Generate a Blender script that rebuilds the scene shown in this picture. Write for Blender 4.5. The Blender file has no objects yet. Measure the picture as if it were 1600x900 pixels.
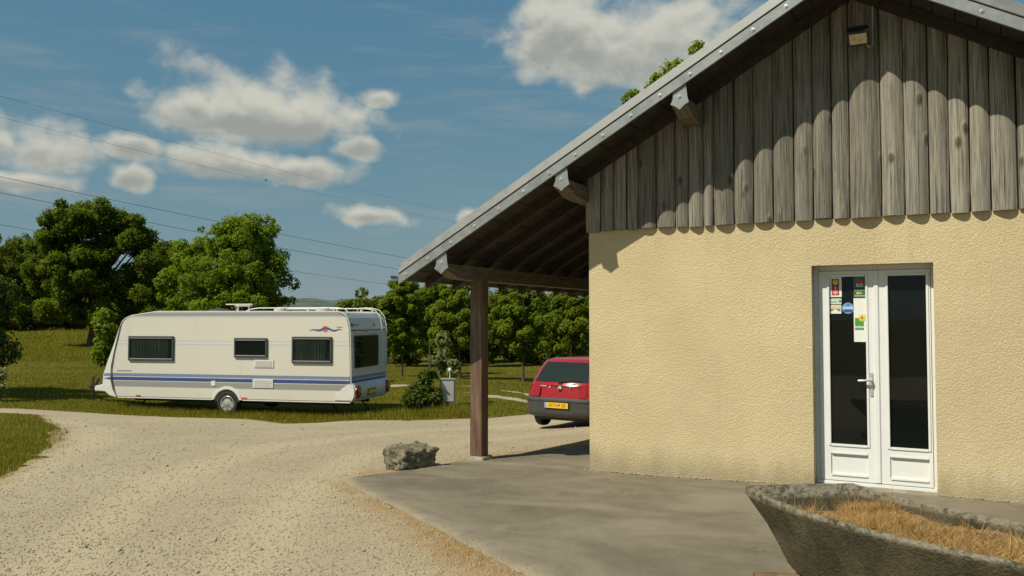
import bpy, bmesh, math, random
import numpy as np
from mathutils import Vector, Matrix

S = bpy.context.scene
COL = S.collection
R = math.radians

# ------------------------------------------------------------------ camera
F_PX = 1300.0                      # focal length for a 1600 px wide frame
EYE = 1.62
YAW, PITCH = R(27.585), R(2.1586)
cam = bpy.data.cameras.new('camera')
cam.sensor_width = 36.0
cam.lens = 36.0 * F_PX / 1600.0
cam.clip_start, cam.clip_end = 0.05, 9000
cam_ob = bpy.data.objects.new('camera', cam)
cam_ob.location = (0, 0, EYE)
cam_ob.rotation_euler = (R(90) + PITCH, 0, YAW)
COL.objects.link(cam_ob)
S.camera = cam_ob
S.render.resolution_x, S.render.resolution_y = 1024, 576

# ------------------------------------------------------------------ light
SUN_DIR = Vector((0.285, 0.572, -0.769)).normalized()      # the way the light travels
SUN_EL = math.asin(-SUN_DIR.z)
SUN_AZ = math.atan2(-SUN_DIR.x, -SUN_DIR.y)
sun = bpy.data.lights.new('sun', 'SUN')
sun.energy = 4.9
sun.angle = R(0.53)
sun.color = (1.0, 0.93, 0.76)
sun_ob = bpy.data.objects.new('sun', sun)
sun_ob.rotation_euler = SUN_DIR.to_track_quat('-Z', 'Y').to_euler()
sun_ob.location = (-10, -20, 30)
COL.objects.link(sun_ob)
S.view_settings.view_transform = 'Standard'
S.view_settings.look = 'None'
S.view_settings.exposure = 0.0
S.view_settings.gamma = 1.0
S.view_settings.use_curve_mapping = False
S.cycles.max_bounces = 6; S.cycles.diffuse_bounces = 2; S.cycles.glossy_bounces = 2; S.cycles.transmission_bounces = 4; S.cycles.transparent_max_bounces = 8


class NT:
    """small helper for node trees"""
    def __init__(self, tree): self.t = tree
    def n(self, kind, **kw):
        nd = self.t.nodes.new(kind)
        for k, v in kw.items(): setattr(nd, k, v)
        return nd
    def put(self, sock, v):
        if hasattr(v, 'is_linked') or isinstance(v, bpy.types.NodeSocket): self.t.links.new(v, sock)
        elif v is not None:
            if sock.type == 'RGBA' and len(v) == 3: v = (*v, 1)
            sock.default_value = v
    def math(self, op, a, b=None, c=None, clamp=False):
        nd = self.n('ShaderNodeMath', operation=op, use_clamp=clamp)
        self.put(nd.inputs[0], a)
        if b is not None: self.put(nd.inputs[1], b)
        if c is not None: self.put(nd.inputs[2], c)
        return nd.outputs[0]
    def vmath(self, op, a, b=None):
        nd = self.n('ShaderNodeVectorMath', operation=op)
        self.put(nd.inputs[0], a)
        if b is not None: self.put(nd.inputs[1], b)
        return nd.outputs[0]
    def scale(self, v, s):
        nd = self.n('ShaderNodeMapping'); self.put(nd.inputs[0], v); nd.inputs['Scale'].default_value = s
        return nd.outputs[0]
    def noise(self, vec, scale, detail=4, rough=0.55, dist=0.0, color=False):
        nd = self.n('ShaderNodeTexNoise')
        if vec is not None: self.put(nd.inputs['Vector'], vec)
        nd.inputs['Scale'].default_value = scale; nd.inputs['Detail'].default_value = detail
        nd.inputs['Roughness'].default_value = rough; nd.inputs['Distortion'].default_value = dist
        return nd.outputs['Color' if color else 'Fac']
    def voro(self, vec, scale, out='Distance', feature='F1'):
        nd = self.n('ShaderNodeTexVoronoi', feature=feature)
        if vec is not None: self.put(nd.inputs['Vector'], vec)
        nd.inputs['Scale'].default_value = scale
        return nd.outputs[out]
    def ramp(self, v, lo, hi, a=0.0, b=1.0):
        nd = self.n('ShaderNodeMapRange', interpolation_type='SMOOTHSTEP')
        self.put(nd.inputs[0], v)
        for i, k in enumerate((lo, hi, a, b)): nd.inputs[1 + i].default_value = k
        return nd.outputs[0]
    def lin(self, v, lo, hi, a=0.0, b=1.0):
        nd = self.n('ShaderNodeMapRange')
        self.put(nd.inputs[0], v)
        for i, k in enumerate((lo, hi, a, b)): nd.inputs[1 + i].default_value = k
        return nd.outputs[0]
    def mix(self, f, a, b, mode='MIX'):
        nd = self.n('ShaderNodeMix', data_type='RGBA', blend_type=mode)
        self.put(nd.inputs[0], f); self.put(nd.inputs[6], a); self.put(nd.inputs[7], b)
        return nd.outputs[2]
    def bump(self, h, strength=0.5, dist=0.02, normal=None):
        nd = self.n('ShaderNodeBump')
        nd.inputs['Strength'].default_value = strength; nd.inputs['Distance'].default_value = dist
        self.put(nd.inputs['Height'], h)
        if normal is not None: self.put(nd.inputs['Normal'], normal)
        return nd.outputs[0]
    def xyz(self, v):
        nd = self.n('ShaderNodeSeparateXYZ'); self.put(nd.inputs[0], v); return nd.outputs


# ------------------------------------------------------------------ sky with clouds
world = bpy.data.worlds.new('World'); S.world = world; world.use_nodes = True
wt = world.node_tree; wt.nodes.clear(); w = NT(wt)
tc = w.n('ShaderNodeTexCoord')
sky = w.n('ShaderNodeTexSky', sky_type='NISHITA', sun_disc=False)
sky.sun_elevation = SUN_EL; sky.sun_rotation = SUN_AZ
sky.altitude = 300; sky.air_density = 1.0; sky.dust_density = 0.25; sky.ozone_density = 1.0


def bearing(px, py):
    """azimuth (from +Y, clockwise) and elevation of a direction seen at a photo position"""
    a = math.atan((px - 800) / F_PX) - YAW
    return a, math.atan((499 - py) / math.hypot(F_PX, px - 800))


PERIOD = R(74)
AZ0 = bearing(800, 499)[0]
# each cumulus: photo x, y of its flat base centre, half width px, height up px, depth down px
CLOUDS = [(400, 190, 185, 86, 34), (300, 168, 75, 42, 22), (470, 185, 110, 62, 34), (595, 156, 44, 22, 14), (60, 238, 88, 52, 24), (-10, 222, 80, 42, 22), (10, 282, 115, 20, 14),
          (195, 236, 52, 22, 16), (360, 262, 120, 40, 24), (470, 268, 80, 34, 20), (555, 234, 46, 24, 16),
          (197, 284, 34, 22, 14), (575, 334, 62, 22, 14), (735, 341, 30, 18, 11), (905, 84, 140, 110, 40), (1040, 96, 170, 130, 46), (880, 20, 90, 60, 40),
          (-140, 330, 90, 30, 18), (1400, 260, 180, 70, 36), (1650, 330, 120, 46, 24)]
grp = bpy.data.node_groups.new('cloud_field', 'ShaderNodeTree')
grp.interface.new_socket('Dir', in_out='INPUT', socket_type='NodeSocketVector')
grp.interface.new_socket('Field', in_out='OUTPUT', socket_type='NodeSocketFloat')
grp.interface.new_socket('Height', in_out='OUTPUT', socket_type='NodeSocketFloat')
g = NT(grp); gi = g.n('NodeGroupInput'); go = g.n('NodeGroupOutput')
wob = g.noise(gi.outputs[0], 9.0, 3, 0.6, color=True)
wob = g.vmath('SUBTRACT', wob, (0.5, 0.5, 0.5))
wv = g.n('ShaderNodeVectorMath', operation='SCALE'); g.put(wv.inputs[0], wob); wv.inputs[3].default_value = 0.036
dirw = g.vmath('ADD', gi.outputs[0], wv.outputs[0])
x_, y_, z_ = g.xyz(dirw)
az = g.math('ARCTAN2', x_, y_)
az = g.math('SUBTRACT', az, AZ0 - PERIOD / 2)
az = g.math('FLOORED_MODULO', az, PERIOD)
el = g.math('ARCTAN2', z_, g.math('SQRT', g.math('ADD', g.math('MULTIPLY', x_, x_), g.math('MULTIPLY', y_, y_))))
acc = None; hacc = None
for (px, py, hw, hu, hd) in CLOUDS:
    a, e = bearing(px, py)
    a = (a - (AZ0 - PERIOD / 2)) % PERIOD
    k = 1.0 / F_PX
    ux = g.math('MULTIPLY', g.math('SUBTRACT', az, a), 1.0 / (hw * k * math.cos(math.atan((px - 800) / F_PX)) ** 1.2 * 1.12))
    dy = g.math('SUBTRACT', el, e)
    uy = g.math('MAXIMUM', g.math('MULTIPLY', dy, 1 / (hu * k * 1.1)), g.math('MULTIPLY', dy, -1 / (hd * k * 1.25)))
    d = g.math('SQRT', g.math('ADD', g.math('MULTIPLY', ux, ux), g.math('MULTIPLY', uy, uy)))
    v = g.math('SUBTRACT', 1.0, d)
    acc = v if acc is None else g.math('MAXIMUM', acc, v)
    hv = g.math('MULTIPLY', g.math('MAXIMUM', v, 0.0), g.math('MULTIPLY', dy, 1 / (hu * k)))
    hacc = hv if hacc is None else g.math('ADD', hacc, hv)
def puff(v):
    nz = g.noise(g.scale(v, (1, 1, 1.4)), 17.0, 6, 0.58)
    bl = g.voro(g.vmath('ADD', v, wv2), 27.0)
    return g.math('ADD', g.math('MULTIPLY', nz, 0.88), g.math('MULTIPLY', g.math('SUBTRACT', 0.62, bl), 0.30))
wv2 = g.n('ShaderNodeVectorMath', operation='SCALE'); g.put(wv2.inputs[0], wob); wv2.inputs[3].default_value = 0.05; wv2 = wv2.outputs[0]
n1 = puff(gi.outputs[0])
n2 = g.noise(gi.outputs[0], 5.0, 3, 0.5)
acc = g.math('MAXIMUM', acc, -1.2)
fld = g.math('ADD', acc, g.math('MULTIPLY', g.math('SUBTRACT', n1, 0.48), 1.45))
# high fair-weather clouds overhead, outside of any particular view
hi = g.math('MULTIPLY', g.ramp(el, R(26), R(40)), g.math('MULTIPLY', g.math('SUBTRACT', n2, 0.66), 5.0))
fld = g.math('MAXIMUM', fld, g.math('ADD', hi, g.math('MULTIPLY', g.math('SUBTRACT', n1, 0.75), 1.2)))
nb_ = puff(g.vmath('ADD', gi.outputs[0], tuple((-SUN_DIR * 0.35 + Vector((0, 0, 1))).normalized() * 0.011)))
g.t.links.new(fld, go.inputs[0])
g.t.links.new(g.math('ADD', g.math('MULTIPLY', hacc, 1.5), g.math('MULTIPLY', g.math('SUBTRACT', n1, nb_), 2.0)), go.inputs[1])

dirn = w.vmath('NORMALIZE', tc.outputs['Generated'])
fg = w.n('ShaderNodeGroup'); fg.node_tree = grp; w.put(fg.inputs[0], dirn)
fa, fh = fg.outputs[0], fg.outputs[1]
dens = w.ramp(fa, -0.04, 0.62)
shade = w.ramp(w.math('SUBTRACT', w.math('MULTIPLY', w.ramp(fa, 0.15, 1.0), 0.55), fh), -0.35, 0.75)        # thick, low parts are grey
ccol = w.mix(shade, (6.9, 6.75, 5.75), (3.75, 3.95, 3.6))
wisp = w.noise(w.scale(dirn, (2.0, 2.0, 16.0)), 2.6, 6, 0.62)
dens2 = w.math('MULTIPLY', w.ramp(wisp, 0.48, 0.78), 0.34)
# tone curve: the clear-sky colours are evened out, the same way in every direction
sp = w.n('ShaderNodeSeparateColor'); w.put(sp.inputs[0], w.mix(1.0, sky.outputs[0], (1.12, 1.08, 0.88), 'MULTIPLY'))
cb = w.n('ShaderNodeCombineColor')
for i_, (s_, u_) in enumerate(((0.80, 0.165), (1.95, 0.42), (7.4, 1.75))):
    w.put(cb.inputs[i_], w.math('DIVIDE', w.math('MULTIPLY', sp.outputs[i_], s_), w.math('ADD', w.math('MULTIPLY', sp.outputs[i_], u_), 1.0)))
skyc = cb.outputs[0]
veil = w.mix(dens2, skyc, (3.9, 4.25, 4.2))
skyz = w.xyz(dirn)[2]
dens = w.math('MULTIPLY', dens, w.ramp(skyz, 0.0, 0.07, 0.35, 0.93))
col = w.mix(dens, veil, ccol)
bg = w.n('ShaderNodeBackground'); w.put(bg.inputs[0], col); bg.inputs[1].default_value = 0.089
wo = w.n('ShaderNodeOutputWorld'); wt.links.new(bg.outputs[0], wo.inputs[0])
world.cycles.sampling_method = 'MANUAL'; world.cycles.sample_map_resolution = 512

# ------------------------------------------------------------------ positions
CF = np.array([-math.sin(YAW), math.cos(YAW), 0.0]); CR = np.array([math.cos(YAW), math.sin(YAW), 0.0])
CFW = CF * math.cos(PITCH) + np.array([0, 0, math.sin(PITCH)]); CU = -CF * math.sin(PITCH) + np.array([0, 0, math.cos(PITCH)])
EYEP = np.array([0, 0, EYE])


def ray(px, py): return CFW + CR * (px - 800) / F_PX - CU * (py - 450) / F_PX
def at(px, py, dep):
    d = ray(px, py); return EYEP + d * (dep / (d @ CF))


# ------------------------------------------------------------------ terrain heights
_ctl = [(-3.55, 8.65, -.085), (-2.84, 8.65, -.08), (-1.98, 8.65, -.06), (-1.1, 8.65, -.035), (-.1, 8.65, -.03), (.6, 8.65, -.03), (3, 8.7, -.03),
        (0, 0, -.05), (0, 4, -.05), (3, 3, -.03), (-.9, 5.3, -.045), (-5.08, 8.9, -.115), (-5.4, 7.7, -.1), (-3, 5.5, -.075), (-3.5, 16, -.35), (-2, 20, -.4), (6, 20, -.2), (8, 9, 0), (8, 0, 0),
        (-8, -6, -.02), (4, -8, 0), (-4, 11.5, -.2)]
for px, py, d in [(845, 672, 16.4), (921, 668, 15.5), (400, 657, 19.6), (250, 653, 20.3), (530, 659, 19.0), (60, 642, 19.5), (40, 700, 11.2), (0, 900, 5.5), (300, 780, 8.0), (550, 752, 8.8),
                  (700, 652, 19.4), (665, 648, 20.6), (628, 588, 38), (718, 592, 36), (820, 597, 34), (700, 568, 56), (850, 574, 52), (600, 566, 60), (147, 541, 62), (50, 513, 112), (300, 517, 95),
                  (30, 600, 26), (120, 590, 30), (450, 600, 30), (500, 575, 48), (950, 590, 40), (1300, 560, 50), (-300, 640, 19), (-300, 560, 45)]:
    p = at(px, py, d); _ctl.append((p[0], p[1], p[2]))
p = at(355, 642, 21.5); _ctl.append((p[0], p[1], -.852)); _ctl.append((p[0] + 3, p[1] - .6, -.85)); _ctl.append((p[0] - 3, p[1] + .2, -.83))
for a in range(0, 360, 30):
    _ctl.append((170 * math.cos(R(a)), 170 * math.sin(R(a)), 0.4))
_ctl = np.array(_ctl)


def _k(r2): return 0.5 * r2 * np.log(np.maximum(r2, 1e-9))


_n = len(_ctl)
_A = np.zeros((_n + 3, _n + 3)); _d2 = ((_ctl[:, None, :2] - _ctl[None, :, :2]) ** 2).sum(-1)
_A[:_n, :_n] = _k(_d2) + np.eye(_n) * 0.02
_A[:_n, _n] = 1; _A[:_n, _n + 1:] = _ctl[:, :2]; _A[_n:, :_n] = _A[:_n, _n:].T
_w = np.linalg.solve(_A, np.concatenate([_ctl[:, 2], np.zeros(3)]))


def zt(x, y):
    """terrain height, arrays or numbers"""
    x = np.asarray(x, float); y = np.asarray(y, float); sh = x.shape
    xf, yf = x.ravel(), y.ravel()
    r = np.hypot(xf, yf); s = np.minimum(1, 165 / np.maximum(r, 1e-6)); xs, ys = xf * s, yf * s
    out = np.empty(len(xf))
    for i in range(0, len(xf), 20000):
        d2 = (xs[i:i + 20000, None] - _ctl[None, :, 0]) ** 2 + (ys[i:i + 20000, None] - _ctl[None, :, 1]) ** 2
        out[i:i + 20000] = _k(d2) @ _w[:_n] + _w[_n] + _w[_n + 1] * xs[i:i + 20000] + _w[_n + 2] * ys[i:i + 20000]
    return out.reshape(sh) if sh else float(out[0])


def on_ground(px, py):
    d = ray(px, py); z = -.3
    for _ in range(60):
        t = (z - EYE) / d[2]; q = EYEP + d * t; z = 0.6 * z + 0.4 * zt(q[0], q[1])
    return q[:2]


# ------------------------------------------------------------------ object helpers
def link(o, parent=None):
    COL.objects.link(o)
    if parent is not None: o.parent = parent
    return o


def tag(o, label=None, cat=None, group=None, kind=None):
    if label: o['label'] = label
    if cat: o['category'] = cat
    if group: o['group'] = group
    if kind: o['kind'] = kind
    return o


def empty(name, loc, rz=0.0, label=None, cat=None, group=None):
    o = bpy.data.objects.new(name, None); o.location = loc; o.rotation_euler = (0, 0, rz); o.empty_display_size = 0.2
    link(o); return tag(o, label, cat, group)


class MB:
    """collects verts and faces of one mesh"""
    def __init__(self): self.v = []; self.f = []
    def add(self, vs, fs):
        b = len(self.v); self.v += [tuple(p) for p in vs]; self.f += [tuple(b + i for i in f) for f in fs]; return self
    def box(self, x0, x1, y0, y1, z0, z1):
        vs = [(x, y, z) for z in (z0, z1) for y in (y0, y1) for x in (x0, x1)]
        return self.add(vs, [(0, 2, 3, 1), (4, 5, 7, 6), (0, 1, 5, 4), (2, 6, 7, 3), (0, 4, 6, 2), (1, 3, 7, 5)])
    def prism(self, poly, a0, a1, axis='y'):
        """polygon (u, v) swept along an axis; u, v are the other two axes in xyz order"""
        n = len(poly)
        def mk(u, v, a): return {'x': (a, u, v), 'y': (u, a, v), 'z': (u, v, a)}[axis]
        vs = [mk(u, v, a0) for u, v in poly] + [mk(u, v, a1) for u, v in poly]
        fs = [tuple(range(n)), tuple(range(2 * n - 1, n - 1, -1))] + [(i, n + i, n + (i + 1) % n, (i + 1) % n) for i in range(n)]
        return self.add(vs, fs)
    def tube(self, path, rad, seg=8, cap=True):
        path = [Vector(p) for p in path]; n = len(path)
        rad = [rad] * n if not hasattr(rad, '__len__') else rad
        vs = []; ref = None
        for i, p in enumerate(path):
            t = (path[min(i + 1, n - 1)] - path[max(i - 1, 0)]).normalized()
            if ref is None: ref = t.orthogonal().normalized()
            u = (ref - t * ref.dot(t)); u = u.normalized() if u.length > 1e-6 else t.orthogonal().normalized()
            ref = u; v = t.cross(u)
            vs += [p + (u * math.cos(2 * math.pi * k / seg) + v * math.sin(2 * math.pi * k / seg)) * rad[i] for k in range(seg)]
        fs = [(i * seg + k, i * seg + (k + 1) % seg, (i + 1) * seg + (k + 1) % seg, (i + 1) * seg + k) for i in range(n - 1) for k in range(seg)]
        if cap: fs += [tuple(range(seg - 1, -1, -1)), tuple((n - 1) * seg + k for k in range(seg))]
        return self.add(vs, fs)
    def lathe(self, prof, c, axis, seg=24):
        """profile of (radius, offset along axis)"""
        axis = Vector(axis).normalized(); u = axis.orthogonal().normalized(); v = axis.cross(u); c = Vector(c)
        vs = [c + axis * h + (u * math.cos(2 * math.pi * k / seg) + v * math.sin(2 * math.pi * k / seg)) * r for r, h in prof for k in range(seg)]
        n = len(prof)
        fs = [(i * seg + k, i * seg + (k + 1) % seg, (i + 1) * seg + (k + 1) % seg, (i + 1) * seg + k) for i in range(n - 1) for k in range(seg)]
        fs += [tuple(range(seg - 1, -1, -1)), tuple((n - 1) * seg + k for k in range(seg))]
        return self.add(vs, fs)
    def build(self, name, mat, parent=None, smooth=False, bevel=0.0, loc=None):
        me = bpy.data.meshes.new(name); me.from_pydata(self.v, [], self.f); me.update()
        bm = bmesh.new(); bm.from_mesh(me); bmesh.ops.recalc_face_normals(bm, faces=bm.faces)
        if bevel: bmesh.ops.bevel(bm, geom=[e for e in bm.edges if len(e.link_faces) == 2 and e.calc_face_angle(0) > 0.6], offset=bevel, segments=2, affect='EDGES', clamp_overlap=True)
        bm.to_mesh(me); bm.free()
        me.materials.append(mat)
        if smooth:
            me.polygons.foreach_set('use_smooth', [True] * len(me.polygons))
            try: me.set_sharp_from_angle(angle=R(38))
            except Exception: pass
        o = bpy.data.objects.new(name, me)
        if loc: o.location = loc
        return link(o, parent)


def np_mesh(name, verts, faces, mat, parent=None, tint=None, smooth=False):
    """verts Nx3, faces MxK arrays"""
    me = bpy.data.meshes.new(name); k = faces.shape[1]
    me.vertices.add(len(verts)); me.vertices.foreach_set('co', np.ascontiguousarray(verts, dtype=np.float32).ravel())
    me.loops.add(faces.size); me.loops.foreach_set('vertex_index', np.ascontiguousarray(faces, dtype=np.int32).ravel())
    me.polygons.add(len(faces)); me.polygons.foreach_set('loop_start', np.arange(0, faces.size, k, dtype=np.int32))
    try: me.polygons.foreach_set('loop_total', np.full(len(faces), k, dtype=np.int32))
    except Exception: pass
    if smooth: me.polygons.foreach_set('use_smooth', np.ones(len(faces), dtype=bool))
    if tint is not None:
        at_ = me.attributes.new('tint', 'FLOAT', 'FACE' if len(tint) == len(faces) else 'POINT'); at_.data.foreach_set('value', np.ascontiguousarray(tint, dtype=np.float32))
    me.update(calc_edges=True); me.validate()
    me.materials.append(mat)
    o = bpy.data.objects.new(name, me); return link(o, parent)


def copy_tree(o, parent=None):
    c = o.copy(); link(c, parent)
    for ch in o.children: copy_tree(ch, c)
    return c


def text_mesh(name, s, size, mat, parent, M, depth=0.002):
    """flat lettering, placed by matrix M (x right, y up, z out)"""
    cu = bpy.data.curves.new(name, 'FONT'); cu.body = s; cu.size = size; cu.align_x = 'CENTER'; cu.align_y = 'CENTER'; cu.extrude = depth
    t = bpy.data.objects.new(name, cu); COL.objects.link(t)
    dg = bpy.context.evaluated_depsgraph_get()
    me = bpy.data.meshes.new_from_object(t.evaluated_get(dg)); me.transform(M)
    COL.objects.unlink(t); bpy.data.objects.remove(t); me.materials.clear(); me.materials.append(mat); me.name = name
    return link(bpy.data.objects.new(name, me), parent)


# ------------------------------------------------------------------ materials
def mat(name, color, rough=0.6, metal=0.0, var=0.12, vscale=6.0, bump=0.0, bscale=60.0, bdist=0.005, spec=0.5, coat=0.0, dirt=0.0, dirtcol=(0.12, 0.09, 0.05), stretch=(1, 1, 1)):
    m = bpy.data.materials.new(name); m.use_nodes = True; n = NT(m.node_tree); b = m.node_tree.nodes['Principled BSDF']
    tc = n.n('ShaderNodeTexCoord'); v = n.scale(tc.outputs['Object'], stretch)
    f = n.noise(v, vscale, 6, 0.6)
    c = n.mix(n.ramp(f, 0.3, 0.7), tuple(k * (1 - var) for k in color), tuple(min(1, k * (1 + var)) for k in color))
    if dirt:
        c = n.mix(n.math('MULTIPLY', n.ramp(n.noise(v, vscale * 0.7, 7, 0.65), 0.48, 0.75), dirt), c, dirtcol)
    n.put(b.inputs['Base Color'], c)
    b.inputs['Roughness'].default_value = rough; b.inputs['Metallic'].default_value = metal
    b.inputs['Specular IOR Level'].default_value = spec; b.inputs['Coat Weight'].default_value = coat
    if bump: n.put(b.inputs['Normal'], n.bump(n.noise(v, bscale, 5, 0.6), bump, bdist))
    return m


def leaf_mat(name, dark, light, trans=0.35):
    m = bpy.data.materials.new(name); m.use_nodes = True; n = NT(m.node_tree); nt = m.node_tree
    b = nt.nodes['Principled BSDF']; out = nt.nodes['Material Output']
    a = n.n('ShaderNodeAttribute', attribute_name='tint')
    tc = n.n('ShaderNodeTexCoord')
    f = n.math('ADD', n.math('MULTIPLY', a.outputs['Fac'], 0.7), n.math('MULTIPLY', n.noise(tc.outputs['Object'], 1.3, 3), 0.5), clamp=True)
    c = n.mix(f, dark, light)
    n.put(b.inputs['Base Color'], c); b.inputs['Roughness'].default_value = 0.55; b.inputs['Specular IOR Level'].default_value = 0.15
    t = n.n('ShaderNodeBsdfTranslucent'); n.put(t.inputs[0], n.mix(1.0, c, (1.3, 1.35, 0.6), 'MULTIPLY'))
    mx = n.n('ShaderNodeMixShader'); mx.inputs[0].default_value = trans
    nt.links.new(b.outputs[0], mx.inputs[1]); nt.links.new(t.outputs[0], mx.inputs[2]); nt.links.new(mx.outputs[0], out.inputs[0])
    return m


def render_wall_mat():
    m = bpy.data.materials.new('rough_render'); m.use_nodes = True; n = NT(m.node_tree); b = m.node_tree.nodes['Principled BSDF']
    tc = n.n('ShaderNodeTexCoord'); o = tc.outputs['Object']
    big = n.noise(o, 0.9, 5, 0.6); fine = n.noise(o, 110, 4, 0.7); mid = n.noise(o, 58, 5, 0.7, 0.0)
    c = n.mix(n.ramp(big, 0.3, 0.72), (0.60, 0.492, 0.298), (0.685, 0.57, 0.355))
    c = n.mix(n.math('MULTIPLY', n.ramp(fine, 0.5, 0.3), 0.25), c, (0.45, 0.34, 0.17))
    z = n.xyz(o)[2]
    streak = n.noise(n.scale(o, (1, 1, 0.22)), 4.5, 5, 0.6)
    low = n.math('MULTIPLY', n.ramp(n.math('ADD', z, n.math('MULTIPLY', n.math('SUBTRACT', streak, 0.5), 0.5)), 0.32, -0.06), 0.68)
    c = n.mix(low, c, (0.27, 0.235, 0.15))
    pale = n.math('MULTIPLY', n.math('MULTIPLY', n.ramp(n.noise(o, 3.1, 6, 0.62), 0.62, 0.72), n.ramp(z, 0.85, 0.35)), 0.45)
    c = n.mix(pale, c, (0.62, 0.60, 0.50))
    rust = n.math('MULTIPLY', n.math('MULTIPLY', n.ramp(streak, 0.55, 0.75), n.ramp(z, 2.1, 2.6)), 0.5)
    c = n.mix(rust, c, (0.50, 0.31, 0.12))
    drip = n.noise(n.scale(o, (1, 1, 0.10)), 7.5, 5, 0.62)
    c = n.mix(n.math('MULTIPLY', n.ramp(drip, 0.54, 0.78), n.lin(z, 0.4, 2.6, 0.06, 0.30)), c, (0.40, 0.325, 0.195))
    c = n.mix(n.math('MULTIPLY', n.ramp(n.noise(o, 1.9, 7, 0.7), 0.55, 0.8), 0.28), c, (0.47, 0.40, 0.27))
    n.put(b.inputs['Base Color'], c); b.inputs['Roughness'].default_value = 0.92; b.inputs['Specular IOR Level'].default_value = 0.15
    h = n.math('ADD', n.math('MULTIPLY', n.ramp(mid, 0.35, 0.68), 1.0), n.math('MULTIPLY', fine, 0.35))
    n.put(b.inputs['Normal'], n.bump(h, 0.62, 0.0075))
    return m


def plank_mat():
    m = bpy.data.materials.new('weathered_plank'); m.use_nodes = True; n = NT(m.node_tree); b = m.node_tree.nodes['Principled BSDF']
    tc = n.n('ShaderNodeTexCoord'); oi = n.n('ShaderNodeObjectInfo')
    rv = n.n('ShaderNodeCombineXYZ'); n.put(rv.inputs[2], n.math('MULTIPLY', oi.outputs['Random'], 37.0)); n.put(rv.inputs[0], n.math('MULTIPLY', oi.outputs['Random'], 11.0))
    o = n.vmath('ADD', tc.outputs['Object'], rv.outputs[0])
    grain = n.noise(n.scale(o, (34, 34, 1.1)), 1.6, 7, 0.7, 0.6)
    wear = n.noise(n.scale(o, (5, 5, 0.9)), 1.8, 5, 0.6)
    fib = n.noise(n.scale(o, (130, 130, 3)), 1.0, 3, 0.6)
    c = n.mix(n.ramp(grain, 0.3, 0.7), (0.100, 0.092, 0.074), (0.37, 0.342, 0.285))
    c = n.mix(n.math('MULTIPLY', n.ramp(wear, 0.42, 0.72), 0.6), c, (0.26, 0.235, 0.19))
    tone = n.lin(oi.outputs['Random'], 0, 1, 0.70, 1.22)
    hsv = n.n('ShaderNodeHueSaturation'); n.put(hsv.inputs['Color'], c); n.put(hsv.inputs['Value'], tone); c = hsv.outputs[0]
    kn = n.voro(n.scale(o, (5.2, 2.0, 2.2)), 1.0)
    knot = n.ramp(kn, 0.15, 0.07)
    c = n.mix(n.math('MULTIPLY', knot, 0.75), c, (0.075, 0.05, 0.03))
    crack = n.ramp(n.noise(n.scale(o, (46, 46, 0.7)), 1.2, 3, 0.5), 0.33, 0.27)
    c = n.mix(n.math('MULTIPLY', crack, 0.7), c, (0.05, 0.04, 0.03))
    n.put(b.inputs['Base Color'], c); b.inputs['Roughness'].default_value = 0.85; b.inputs['Specular IOR Level'].default_value = 0.2
    h = n.math('ADD', n.math('ADD', n.math('MULTIPLY', grain, 0.7), n.math('MULTIPLY', fib, 0.3)), n.math('MULTIPLY', n.ramp(kn, 0.2, 0.02), 1.2))
    h = n.math('SUBTRACT', h, n.math('MULTIPLY', crack, 0.6))
    n.put(b.inputs['Normal'], n.bump(h, 0.9, 0.016))
    return m


def ground_mat():
    m = bpy.data.materials.new('meadow_ground'); m.use_nodes = True; n = NT(m.node_tree); b = m.node_tree.nodes['Principled BSDF']
    tc = n.n('ShaderNodeTexCoord'); o = tc.outputs['Object']
    big = n.noise(n.scale(o, (1, 1.8, 1)), 0.16, 6, 0.66); mid = n.noise(o, 0.9, 5, 0.65); fine = n.noise(o, 14, 4, 0.7)
    c = n.mix(n.ramp(big, 0.38, 0.62), (0.070, 0.078, 0.005), (0.165, 0.125, 0.018))
    c = n.mix(n.math('MULTIPLY', n.ramp(mid, 0.35, 0.7), 0.65), c, (0.078, 0.085, 0.006))
    c = n.mix(n.math('MULTIPLY', n.ramp(fine, 0.4, 0.75), 0.45), c, (0.15, 0.125, 0.022))
    c = n.mix(n.math('MULTIPLY', n.ramp(n.noise(o, 45, 3, 0.7), 0.5, 0.3), 0.35), c, (0.04, 0.048, 0.004))
    n.put(b.inputs['Base Color'], c); b.inputs['Roughness'].default_value = 0.95; b.inputs['Specular IOR Level'].default_value = 0.1
    n.put(b.inputs['Normal'], n.bump(n.math('ADD', fine, mid), 0.9, 0.06))
    return m


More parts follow.
